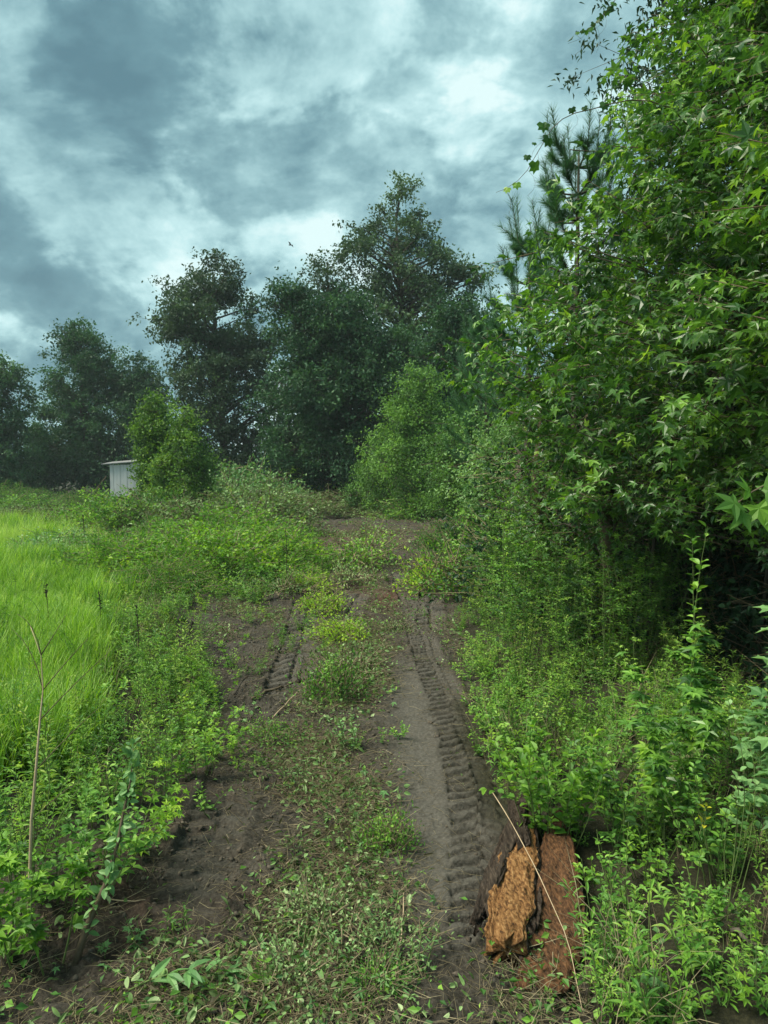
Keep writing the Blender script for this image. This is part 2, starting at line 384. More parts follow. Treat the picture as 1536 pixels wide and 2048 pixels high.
idx = np.arange(nx * ny).reshape(ny, nx); a, b, c, d = idx[:-1, :-1].ravel(), idx[:-1, 1:].ravel(), idx[1:, 1:].ravel(), idx[1:, :-1].ravel()
g = MB(); g.add(np.c_[X.ravel(), Y.ravel(), Z], np.concatenate([np.c_[a, b, c], np.c_[a, c, d]]), PK, 0, True)
m = bpy.data.materials.new('soil'); m.use_nodes = True; t = m.node_tree; t.nodes.clear(); K = t.links.new
tcn = N(t, 'ShaderNodeTexCoord'); O_ = tcn.outputs['Object']
nb = N(t, 'ShaderNodeTexNoise', inp={'Scale': 2.2, 'Detail': 8.0, 'Roughness': .6}); K(O_, nb.inputs['Vector'])
nf = N(t, 'ShaderNodeTexNoise', inp={'Scale': 42.0, 'Detail': 6.0, 'Roughness': .7}); K(O_, nf.inputs['Vector'])
nr = N(t, 'ShaderNodeTexNoise', inp={'Scale': .55, 'Detail': 5.0, 'Roughness': .6}); K(O_, nr.inputs['Vector'])
base = ramp(t, nf.outputs[0], [(.32, (.016, .0135, .0095)), (.5, (.043, .037, .027)), (.70, (.088, .078, .060))])
pk = ramp(t, nf.outputs[0], [(.30, (.055, .051, .041)), (.5, (.092, .086, .071)), (.72, (.142, .133, .112))])
rd = ramp(t, nf.outputs[0], [(.32, (.030, .015, .009)), (.5, (.072, .034, .020)), (.70, (.12, .062, .036))])
veg = ramp(t, nf.outputs[0], [(.30, (.010, .010, .006)), (.5, (.026, .026, .013)), (.72, (.06, .055, .028))])
def mixc(f, a_, b_):
    x = N(t, 'ShaderNodeMixRGB')
    K(f, x.inputs[0]); K(a_, x.inputs[1]); K(b_, x.inputs[2]); return x.outputs[0]
red = N(t, 'ShaderNodeAttribute', attribute_name='red'); pth = N(t, 'ShaderNodeAttribute', attribute_name='bare'); pka = N(t, 'ShaderNodeAttribute', attribute_name='tint')
c1 = mixc(red.outputs['Fac'], base, rd)
lt = N(t, 'ShaderNodeMapRange', inp={1: .45, 2: .68, 3: 0.0, 4: .45}); K(nb.outputs[0], lt.inputs[0])
c2 = mixc(lt.outputs[0], c1, pk)
c3 = mixc(pka.outputs['Fac'], c2, pk)
c4 = mixc(pth.outputs['Fac'], veg, c3)
p = N(t, 'ShaderNodeBsdfPrincipled', inp={'Roughness': .92, 'Specular IOR Level': .25}); K(c4, p.inputs['Base Color'])
bm1 = N(t, 'ShaderNodeBump', inp={'Strength': 1.0, 'Distance': .02}); K(nf.outputs[0], bm1.inputs['Height']); K(bm1.outputs[0], p.inputs['Normal'])
o = N(t, 'ShaderNodeOutputMaterial'); K(p.outputs[0], o.inputs[0]); M_SOIL = m
ground = g.build('ground', M_SOIL, kind='structure')
me = ground.data; xx, yy = X.ravel(), Y.ravel()
redv = np.zeros(len(xx))
for (px, py), rx, ry, am in [((700, 1090), 1.4, 3.5, .9), ((740, 1190), .9, 1.6, .7), ((310, 1800), .5, .6, .7), ((330, 1600), .5, .8, .6), ((640, 1560), .35, .6, .5), ((880, 1060), 1.2, 3, .4)]:
    q = flat(px, py); redv += am * np.exp(-((xx - q[0]) / rx) ** 2 - ((yy - q[1]) / ry) ** 2)
redv = np.clip(redv * (.8 + .8 * fbm(xx, yy, 1.1, 3, 61)), 0, 1)
for nme, arr in (('red', redv), ('bare', PM)):
    at = me.attributes.new(nme, 'FLOAT', 'POINT'); at.data.foreach_set('value', arr.astype(np.float32))

# ------------------------------------------------------------------ scatter (geometry nodes) for what nobody could count
def scatter(name, label, cat, protos, pts, rot, scl, pick, vn='plants'):
    col = bpy.data.collections.new(name + '_sources')
    for q in protos: col.objects.link(q)
    me = bpy.data.meshes.new(name); me.vertices.add(len(pts)); me.vertices.foreach_set('co', np.asarray(pts, np.float32).ravel())
    for n_, ty, arr in (('rot', 'FLOAT_VECTOR', rot), ('scl', 'FLOAT', scl), ('pick', 'INT', pick)):
        at = me.attributes.new(n_, ty, 'POINT')
        at.data.foreach_set('vector' if ty == 'FLOAT_VECTOR' else 'value', np.asarray(arr, np.int32 if ty == 'INT' else np.float32).ravel())
    o = link(name, me, kind='stuff'); tag(o, label, cat)
    gt = bpy.data.node_groups.new(name + '_nodes', 'GeometryNodeTree')
    gt.interface.new_socket('Geometry', in_out='INPUT', socket_type='NodeSocketGeometry'); gt.interface.new_socket('Geometry', in_out='OUTPUT', socket_type='NodeSocketGeometry')
    gi, go = gt.nodes.new('NodeGroupInput'), gt.nodes.new('NodeGroupOutput')
    ci = gt.nodes.new('GeometryNodeCollectionInfo'); ci.inputs['Collection'].default_value = col; ci.inputs['Separate Children'].default_value = True; ci.inputs['Reset Children'].default_value = True
    ip = gt.nodes.new('GeometryNodeInstanceOnPoints'); ip.inputs['Pick Instance'].default_value = True
    def na(n_, ty):
        q = gt.nodes.new('GeometryNodeInputNamedAttribute'); q.data_type = ty; q.inputs['Name'].default_value = n_
        return [s_ for s_ in q.outputs if s_.enabled and s_.name == 'Attribute'][0]
    gt.links.new(gi.outputs[0], ip.inputs['Points']); gt.links.new(ci.outputs[0], ip.inputs['Instance'])
    gt.links.new(na('pick', 'INT'), ip.inputs['Instance Index']); gt.links.new(na('rot', 'FLOAT_VECTOR'), ip.inputs['Rotation']); gt.links.new(na('scl', 'FLOAT'), ip.inputs['Scale'])
    gt.links.new(ip.outputs[0], go.inputs[0])
    md = o.modifiers.new('scatter', 'NODES'); md.node_group = gt
    return o
def proto(name, mb, mats): return bpy.data.objects.new(name, mb.mesh(name, mats))
def poly_pts(n, box, dens):
    """n random ground points in box = x0,x1,y0,y1 thinned by dens(x, y) in 0..1"""
    x = rng.uniform(box[0], box[1], n); yv = rng.uniform(box[2], box[3], n); k_ = rng.random(n) < dens(x, yv)
    return x[k_], yv[k_]

# ------------------------------------------------------------------ plant shapes
def grass_tuft(nb, h, spread, w, lean=.5, tl=.3, th=.8, segn=3):
    mb = MB(); V, F, T = [], [], []
    for i in range(nb):
        a = rng.uniform(0, 6.283); r = spread * math.sqrt(rng.random()); hh = h * rng.uniform(.55, 1.1); b0 = np.array([r * math.cos(a), r * math.sin(a), -.02])
        d = rng.uniform(0, 6.283); ln = lean * hh * rng.uniform(.1, 1.0); dx = np.array([math.cos(d), math.sin(d), 0]); sx = np.array([-math.sin(d), math.cos(d), 0])
        n0 = len(V); tv = rng.uniform(tl, th)
        for k_ in range(segn):
            tt = k_ / segn; c_ = b0 + dx * ln * tt ** 2 + np.array([0, 0, hh * (tt - .25 * tt ** 3 * lean)]); ww = w * (1 - .6 * tt)
            V += [c_ - sx * ww, c_ + sx * ww]; T += [tv - .12 + .2 * tt] * 2
        V.append(b0 + dx * ln + np.array([0, 0, hh * (1 - .25 * lean)])); T.append(tv + .12)
        for k_ in range(segn - 1): A = n0 + 2 * k_; F += [(A, A + 1, A + 3), (A, A + 3, A + 2)]
        A = n0 + 2 * (segn - 1); F.append((A, A + 1, A + 2))
    mb.add(V, F, T); return mb
def stem_plant(nst, h, spread, tpl, nl, size, lean=.35, tl=.2, th=.8, up=.5, start=.1, sr=.004, shrink=.5, wmi=0, lmi=1, branch=0):
    """several stems set with leaves; returns wood builder and leaf builder"""
    wd, lf = MB(), MB()
    for s_ in range(nst):
        a = rng.uniform(0, 6.283); r = spread * .35 * rng.random(); hh = h * rng.uniform(.6, 1.05)
        p0 = np.array([r * math.cos(a), r * math.sin(a), -.03]); a2 = a + rng.uniform(-.7, .7); out = spread * rng.uniform(.3, 1.0) if nst > 1 else lean * hh * .3
        p1 = np.array([out * math.cos(a2), out * math.sin(a2), hh])
        curve = bez(p0, p1, (0.12 * hh * rng.normal() * .5, .12 * hh * rng.normal() * .5, .12 * hh * lean * 2), 7)
        tube(wd, curve, np.linspace(sr, sr * .35, 7), 4, 0, .5, False)
        lines = [(curve, nl, size)]
        for b_ in range(branch):
            t0 = rng.uniform(.25, .85); i = t0 * 6; i0 = int(i); q0 = curve[i0] + (curve[min(i0 + 1, 6)] - curve[i0]) * (i - i0)
            aa = rng.uniform(0, 6.283); bl = hh * .38 * (1.15 - t0) * rng.uniform(.6, 1.2); q1 = q0 + np.array([math.cos(aa) * bl, math.sin(aa) * bl, bl * rng.uniform(.2, .9)])
            cv = bez(q0, q1, (0, 0, .05 * bl), 4); tube(wd, cv, np.linspace(sr * .5, sr * .2, 4), 3, 0, .5, False)
            lines.append((cv, max(3, int(nl * .5)), size * .85))
        for cv, m_, sz in lines:
            m_ = int(m_ * rng.uniform(.8, 1.2)); t_ = np.sort(rng.uniform(start if cv is curve else .1, 1, m_)); q = t_ * (len(cv) - 1); i0 = np.minimum(q.astype(int), len(cv) - 2)
            pos = cv[i0] + (cv[i0 + 1] - cv[i0]) * (q - i0)[:, None]; ax = nrm(cv[i0 + 1] - cv[i0])
            ph = np.arange(m_) * 2.4 + rng.random() * 6; rad = np.c_[np.cos(ph), np.sin(ph), np.zeros(m_)]
            yd = nrm(rad + ax * up * (.5 + t_[:, None]) + rng.normal(size=(m_, 3)) * .18); nz = nrm(np.c_[rng.normal(size=(m_, 2)) * .3, np.ones(m_)] + ax * .3)
            base_t = rng.uniform(tl, th)
            leaves(lf, tpl, pos + yd * sz * .12, yd, nz, sz * (1 - shrink * t_) * rng.uniform(.7, 1.15, m_), np.clip(base_t + .18 * t_ + rng.normal(size=m_) * .12, 0, 1))
    return wd, lf
def merged(wd, lf):
    mb = MB()
    for s_, mi in ((wd, 0), (lf, 1)):
        for v, f, t_, sm in zip(s_.V, s_.F, s_.T, s_.S):
            n0 = f.min() if len(f) else 0
        off = mb.n
        if not s_.V: continue
        V = np.concatenate(s_.V); F = np.concatenate(s_.F); mb.add(V, F, np.concatenate(s_.T), mi, mi == 0)
    return mb

def crown_cloud(outline, n_limb, n_sub, n_leaf, depth_r, sub_sig, leaf_sig, size, shell=.5, flatz=.75, tl=.2, th=.8, tpl=DIA, base=None, droop=.2, twig_r=.012, keep=None, trunk_r=.2, top=None, limb_r=.05):
    """outline rows: (z, xl, xr) about the trunk foot. Limbs run from the trunk to clumps filling that silhouette turned in depth."""
    wd, lf = MB(), MB()
    ro = np.array(sorted(outline)); z0, z1 = ro[0, 0], ro[-1, 0]
    zs = np.linspace(z0, z1, 60); xl = np.interp(zs, ro[:, 0], ro[:, 1]); xr = np.interp(zs, ro[:, 0], ro[:, 2]); w = (xr - xl) + .05
    pz = (w ** 1.1); pz /= pz.sum()
    zi = rng.choice(60, n_limb, p=pz); z = zs[zi] + rng.uniform(-.5, .5, n_limb) * (zs[1] - zs[0])
    hw = (np.interp(z, ro[:, 0], ro[:, 2]) - np.interp(z, ro[:, 0], ro[:, 1])) / 2; xc = (np.interp(z, ro[:, 0], ro[:, 2]) + np.interp(z, ro[:, 0], ro[:, 1])) / 2
    an = rng.uniform(0, 6.283, n_limb); rr = rng.random(n_limb) ** shell * .98
    lc = np.c_[xc + hw * rr * np.cos(an), np.maximum(hw, .4) * depth_r * rr * np.sin(an), z]
    top = z1 * .93 if top is None else top
    xt = np.interp(top, ro[:, 0], (ro[:, 1] + ro[:, 2]) / 2)
    tr = np.array([(0, 0, -.15), (.05 * xt, 0, top * .25), (xt * .45, .1, top * .55), (xt * .8, 0, top * .8), (xt, 0, top)])
    tube(wd, tr, trunk_r * np.array([1.25, .95, .7, .42, .12]), 8)
    # limbs
    at_z = np.clip(lc[:, 2] - np.hypot(lc[:, 0], lc[:, 1]) * rng.uniform(.35, .8, n_limb), top * .12, top * .97)
    tx = np.interp(at_z, tr[:, 2], tr[:, 0]); st = np.c_[tx, np.zeros(n_limb), at_z]
    mid = (st + lc) / 2 + np.c_[rng.normal(size=(n_limb, 2)) * .12, np.full(n_limb, .12)] * np.linalg.norm(lc - st, axis=1)[:, None] * .6
    lr = limb_r * np.clip(np.linalg.norm(lc - st, axis=1) / 3, .35, 1.2)
    segs(wd, st, mid, lr, lr * .6, 4); segs(wd, mid, lc, lr * .6, lr * .25, 4)
    s_ = sub_sig * rng.uniform(.6, 1.3, (n_limb, 1, 1)); sub = lc[:, None] + rng.normal(size=(n_limb, n_sub, 3)) * s_ * np.array([1, 1, flatz])
    P_ = sub.reshape(-1, 3); pa = np.repeat(lc, n_sub, 0); segs(wd, pa, P_, twig_r, twig_r * .4, 3)
    m_ = len(P_); cnt = n_leaf
    lp = P_[:, None] + rng.normal(size=(m_, cnt, 3)) * leaf_sig * rng.uniform(.6, 1.3, (m_, 1, 1)) * np.array([1, 1, flatz])
    tint = np.repeat(np.clip(np.repeat(rng.uniform(tl, th, n_limb), n_sub) + rng.normal(size=m_) * .1, 0, 1), cnt) + rng.normal(size=m_ * cnt) * .1
    lp = lp.reshape(-1, 3); n = len(lp)
    if keep is not None:
        k_ = keep(lp); lp, tint = lp[k_], tint[k_]; n = len(lp)
    yd = rdir(n, -droop); nz = nrm(rng.normal(size=(n, 3)) * .65 + [0, 0, 1])
    leaves(lf, tpl, lp, yd, nz, size * rng.uniform(.65, 1.25, n), np.clip(tint, 0, 1))
    return wd, lf

# ------------------------------------------------------------------ far trees and thickets
def far_tree(name, label, cat, rows, px0, Yd, mat, n_limb, n_sub, n_leaf, sub_sig, leaf_sig, size, ext=None, group='trees at the back of the clearing', depth=.8, **kw):
    s_ = Yd / FOC; X0 = (px0 - 768) * s_; g0 = gz(X0, Yd)
    ol = [(EYE + (935 - py - (22 if Yd >= 40 and py < 720 else 0)) * s_ - g0, (a_ - px0) * s_, (b_ - px0) * s_) for py, a_, b_ in rows]
    wd, lf = crown_cloud(ol, n_limb, n_sub, n_leaf, depth, sub_sig, leaf_sig, size, **kw)
    t_ = thing(name, label, cat, (X0, Yd, g0), 0, group)
    wd.build('trunk', M_BARK, t_); f = lf.build('crown', mat, t_, kind='stuff')
    return t_
G_FAR = 'trees at the back of the clearing'
far_tree('broadleaf_tree', 'tallest grey-green tree above all others, with an airy rounded top', 'tree',
         [(372, 790, 815), (400, 735, 850), (450, 695, 880), (500, 690, 915), (540, 700, 965), (600, 700, 970), (680, 690, 960), (760, 700, 940), (860, 720, 930), (960, 740, 920)],
         820, 50, M_FARG, 200, 9, 26, .50, .26, .24, depth=.8, shell=.5, trunk_r=.34, limb_r=.09, tl=.1, th=.9)
far_tree('broadleaf_tree', 'thin-topped tree with bare twigs poking out, left of the tallest tree', 'tree',
         [(475, 645, 655), (500, 620, 690), (540, 605, 715), (590, 600, 730), (660, 600, 760), (800, 620, 760), (950, 650, 740)],
         665, 49, M_FARG, 80, 8, 20, .5, .26, .21, depth=.8, trunk_r=.2)
far_tree('broadleaf_tree', 'broad dark dense tree right of the middle, its crown reaching the ground', 'tree',
         [(565, 575, 625), (600, 548, 720), (650, 545, 800), (700, 545, 850), (760, 530, 880), (820, 520, 880), (900, 530, 870), (965, 540, 870)],
         690, 44, M_FAR, 290, 9, 38, .58, .28, .22, depth=.55, trunk_r=.3, tl=.0, th=.75)
far_tree('broadleaf_tree', 'oval-topped tree with one long limb reaching out to the left', 'tree',
         [(512, 415, 445), (530, 380, 480), (580, 330, 530), (620, 305, 545), (645, 320, 550), (690, 375, 555), (760, 345, 570), (830, 330, 580), (900, 380, 590), (962, 400, 590)],
         450, 55, M_FARG, 190, 9, 30, .55, .28, .25, depth=.7, shell=.45, trunk_r=.3, limb_r=.08)
far_tree('broadleaf_tree', 'pointed bushy tree behind the shed, left of the oval-topped tree', 'tree',
         [(632, 160, 185), (660, 125, 215), (700, 95, 235), (760, 85, 250), (830, 60, 260), (900, 55, 270), (962, 60, 270)],
         165, 67, M_FARB, 180, 9, 34, .56, .28, .26, depth=.8, trunk_r=.28)
far_tree('broadleaf_tree', 'shorter round tree just right of the pointed bushy tree', 'tree',
         [(690, 262, 282), (720, 240, 300), (770, 235, 315), (840, 235, 340), (900, 240, 350), (962, 250, 350)],
         285, 66, M_FAR, 95, 9, 36, .66, .30, .28, depth=.8, trunk_r=.2)
far_tree('broadleaf_tree', 'half-seen tree standing farthest to the left', 'tree',
         [(700, -70, -10), (735, -90, 25), (790, -100, 55), (860, -110, 60), (930, -110, 75), (965, -100, 70)],
         -15, 60, M_FAR, 110, 9, 36, .66, .30, .28, depth=.8, trunk_r=.25)
far_tree('broadleaf_tree', 'dark leafy tree filling the gap under the tallest crown, beside the pines', 'tree',
         [(590, 880, 930), (640, 850, 985), (700, 840, 1010), (780, 830, 1030), (860, 830, 1050), (970, 830, 1050)],
         930, 40, M_FAR, 130, 9, 38, .6, .28, .22, depth=.5, trunk_r=.2, tl=.0, th=.6)
# low wood edge behind everything: closes the gaps between the trunks
wd, lf = MB(), MB()
for i in range(420):
    x = rng.uniform(-62, 42); yv = 66 + rng.uniform(-4, 10); hgt = rng.uniform(2, 9.5); n = 60
    c_ = np.array([x, yv, hgt * rng.uniform(.1, 1)])
    leaves(lf, DIA, c_ + rng.normal(size=(n, 3)) * [1.2, 1.0, .8], rdir(n, -.2), rdir(n, 1.2), .34, np.clip(rng.uniform(0, .7) + rng.normal(size=n) * .1, 0, 1))
for i in range(760):
    x = rng.uniform(-74, 46); c_ = np.array([x, 64 + rng.uniform(-2, 6), rng.uniform(.2, 3.0)]); n = 60
    leaves(lf, DIA, c_ + rng.normal(size=(n, 3)) * [1.2, .8, .7], rdir(n, -.2), rdir(n, 1.2), .32, np.clip(rng.uniform(0, .7) + rng.normal(size=n) * .1, 0, 1))
far = lf.build('far_woods', M_FAR, kind='stuff'); tag(far, 'dark mass of woods closing the view behind the trees', 'woods')

# thickets on the right of the lane
for (label, rows, px0, Yd, mat, nl_, sz) in [
    ('light green vine-draped thicket with a pointed top in front of the dark trees', [(742, 825, 850), (775, 790, 870), (820, 775, 890), (880, 760, 930), (940, 750, 950), (1000, 750, 960)], 850, 33, M_FARL, 70, .13),
    ('low vine-covered thicket with an arching top on the right side of the lane', [(842, 900, 975), (870, 880, 990), (920, 870, 1005), (980, 870, 1010), (1040, 900, 1010)], 940, 26, M_FARL, 60, .11),
    ('small thicket at the left end of the vine-covered ones, above the far soil', [(880, 765, 800), (920, 700, 830), (960, 690, 850), (1010, 700, 860)], 775, 36, M_FARL, 34, .13),
    ('bluish pale-leaved bush hanging over the dark post', [(850, 960, 1050), (890, 945, 1090), (930, 940, 1100), (975, 935, 1090), (1010, 950, 1040)], 1015, 15.5, M_MINT, 26, .075),
]:
    ex = dict(sub_sig=.42 if Yd > 20 else .22, leaf_sig=.2 if Yd > 20 else .13)
    far_tree('thicket', label, 'thicket', rows, px0, Yd, mat, nl_, 9, 40, ex['sub_sig'], ex['leaf_sig'], sz, group='thickets right of the lane', depth=.8, trunk_r=.05, limb_r=.03, tpl=DIA)
for (label, rows, px0, Yd) in [
    ('bright young tree beside the shed, the taller of the pair', [(796, 314, 320), (830, 303, 332), (855, 275, 338), (900, 285, 342), (940, 290, 350), (985, 290, 345), (1050, 290, 340)], 308, 30),
    ('bright young tree right of the shed, the lower and wider of the pair', [(822, 371, 378), (850, 358, 392), (890, 340, 405), (930, 310, 418), (990, 300, 425), (1050, 310, 420)], 362, 29)]:
    far_tree('young_tree', label, 'tree', rows, px0, Yd, M_YSH, 110, 8, 24, .20, .15, .13, group='young trees by the shed', depth=.9, trunk_r=.05, limb_r=.03, tl=.0, th=.5, shell=.4)

# ------------------------------------------------------------------ shed
M_BOARD = noise_mat('weathered_board', [(.52, .54, .53), (.66, .67, .65), (.78, .78, .76)], 1.2, .85, .2, (2, 2, .3))
M_TIN = noise_mat('shed_tin', [(.16, .17, .17), (.28, .29, .29)], 3, .6, .2)
s_ = 58 / FOC; sx0 = (213 - 768) * s_; sz = gz(sx0, 58)
shed = thing('shed', 'small shed of pale weathered upright boards half hidden behind bushes', 'shed', (sx0, 58, sz), R(6))
def box(mb, a_, b_, mi=0, tint=.5):
    x0, y0, z0 = a_; x1, y1, z1 = b_
    V = [(x0, y0, z0), (x1, y0, z0), (x1, y1, z0), (x0, y1, z0), (x0, y0, z1), (x1, y0, z1), (x1, y1, z1), (x0, y1, z1)]
    F = [(0, 2, 1), (0, 3, 2), (4, 5, 6), (4, 6, 7), (0, 1, 5), (0, 5, 4), (1, 2, 6), (1, 6, 5), (2, 3, 7), (2, 7, 6), (3, 0, 4), (3, 4, 7)]
    mb.add(V, F, tint, mi); return mb
for k_ in range(13):
    zt = 2.45 + .02 * k_; bdo = box(MB(), (.3 + k_ * .26, -.015 + .012 * (k_ % 2), 0), (.3 + k_ * .26 + .245, .015 + .012 * (k_ % 2), zt + rng.uniform(-.06, .04))).build('board', M_BOARD, shed)
for k_ in range(9): box(MB(), (.27, .05 + k_ * .3, 0), (.295, .05 + k_ * .3 + .285, 2.45)).build('board', M_BOARD, shed)
rf = MB(); V = np.array([(-.3, -.25, 2.50), (3.9, -.25, 2.82), (3.9, 3.0, 3.05), (-.3, 3.0, 2.7)]); V2 = V + [0, 0, .06]
rf.add(np.vstack([V, V2]), [(0, 2, 1), (0, 3, 2), (4, 5, 6), (4, 6, 7), (0, 1, 5), (0, 5, 4), (1, 2, 6), (1, 6, 5), (2, 3, 7), (2, 7, 6), (3, 0, 4), (3, 4, 7)]); rf.build('roof', M_TIN, shed)
lb = MB(); tube(lb, [(-1.1, -.4, 0), (.05, -.1, 1.6)], .045, 5); lpk = lb.build('leaning_pole', M_TWIG); lpk.location = (sx0, 58, sz); tag(lpk, 'wooden pole leaning against the left side of the shed', 'pole')
# ------------------------------------------------------------------ pines
def pine(label, pxt, pyt, Yd, zb, width, n_wh, mat, group):
    top = P3(pxt, pyt, Yd); g0 = gz(top.x, Yd); H_ = top.z - g0
    t_ = thing('pine_tree', label, 'tree', (top.x, Yd, g0), 0, group); wd, lf = MB(), MB()
    tube(wd, [(0, 0, -.1), (0, 0, H_ * .5), (0, 0, H_ - .1)], [.09, .06, .015], 6)
    shoots = [(np.array([0, 0, H_ - .7]), np.array([0, 0, H_]))]
    for w_ in range(n_wh):
        z = zb + (H_ - .35 - zb) * (w_ / max(n_wh - 1, 1)) ** .9; L_ = width * (1.05 - .75 * (z - zb) / (H_ - zb)) * rng.uniform(.85, 1.1)
        for b_ in range(6):
            a_ = b_ * 1.047 + w_ * .6 + rng.uniform(-.25, .25); L2 = L_ * rng.uniform(.7, 1.1)
            p0 = np.array([0, 0, z]); p1 = p0 + [math.cos(a_) * L2, math.sin(a_) * L2, L2 * rng.uniform(.25, .55)]
            cv = bez(p0, p1, (0, 0, -.10 * L2), 5); tube(wd, cv, np.linspace(.02, .007, 5), 4)
            tip = cv[-1] + np.array([math.cos(a_) * .12, math.sin(a_) * .12, rng.uniform(.4, .75)]); shoots.append((cv[-2], cv[-1])); shoots.append((cv[-1], tip)); shoots.append((cv[2], cv[3]))
            for q in range(3):
                i = rng.integers(2, 5); aa = a_ + rng.choice([-1, 1]) * rng.uniform(.4, 1.0); l3 = L2 * rng.uniform(.22, .42)
                shoots.append((cv[i], cv[i] + [math.cos(aa) * l3, math.sin(aa) * l3, l3 * .9]))
    for a_, b_ in shoots:
        a_ = np.array(a_); b_ = np.array(b_); segs(wd, a_, b_, .007, .004, 3)
        n = 150; t2 = rng.random(n); pos = a_ + (b_ - a_) * t2[:, None]; ax = nrm(b_ - a_); v = rdir(n); v = nrm(v - (v @ ax)[:, None] * ax)
        yd = nrm(v + ax * rng.uniform(.9, 1.6, (n, 1))); nz = rdir(n)
        leaves(lf, (np.array([(-.5, 0, 0), (.5, 0, 0), (0, 1, 0)], float), np.array([(0, 1, 2)])), pos, yd, nz, rng.uniform(.13, .2, n), np.clip(rng.uniform(.2, .8) + rng.normal(size=n) * .15, 0, 1), wid=np.full(n, .035))
    wd.build('trunk', M_BARK, t_); lf.build('crown', mat, t_, kind='stuff'); return t_
pine('young pine with long upright needle shoots against the sky', 1158, 290, 12.0, 4.3, 1.15, 7, M_NEED, 'pines')
pine('pale soft-needled pine lower down beside the dark trees', 975, 650, 19, 2.2, 1.1, 9, M_NEED, 'pines')
pine('small pine between the pale pine and the sweetgum', 1060, 470, 14, 3.2, 1.0, 6, M_NEED, 'pines')

# ------------------------------------------------------------------ sweetgums on the right
LEAF_ME = {}
def leaf_mesh(kind, tpl, mat, tints=(.2, .4, .6, .85)):
    if kind not in LEAF_ME:
        LEAF_ME[kind] = []
        for q in tints:
            mb = MB(); mb.add(tpl[0] * [1, 1, rng.uniform(.6, 1.6)], tpl[1], q); LEAF_ME[kind].append(mb.mesh(kind, mat))
    return LEAF_ME[kind]
def place_leaf_objs(parent, meshes, pos, yd, nz, size, pick=None):
    """each leaf an object of its own under parent (positions local to parent)"""
    from mathutils import Matrix
    y = nrm(yd); x = nrm(np.cross(y, nz)); z = np.cross(x, y)
    for i in range(len(pos)):
        o = bpy.data.objects.new('leaf', meshes[int(rng.integers(len(meshes))) if pick is None else pick[i]]); COL.objects.link(o); o.parent = parent
        s_ = float(size[i]); M_ = Matrix(((x[i][0] * s_, y[i][0] * s_, z[i][0] * s_, pos[i][0]), (x[i][1] * s_, y[i][1] * s_, z[i][1] * s_, pos[i][1]), (x[i][2] * s_, y[i][2] * s_, z[i][2] * s_, pos[i][2]), (0, 0, 0, 1)))
        o.matrix_basis = M_
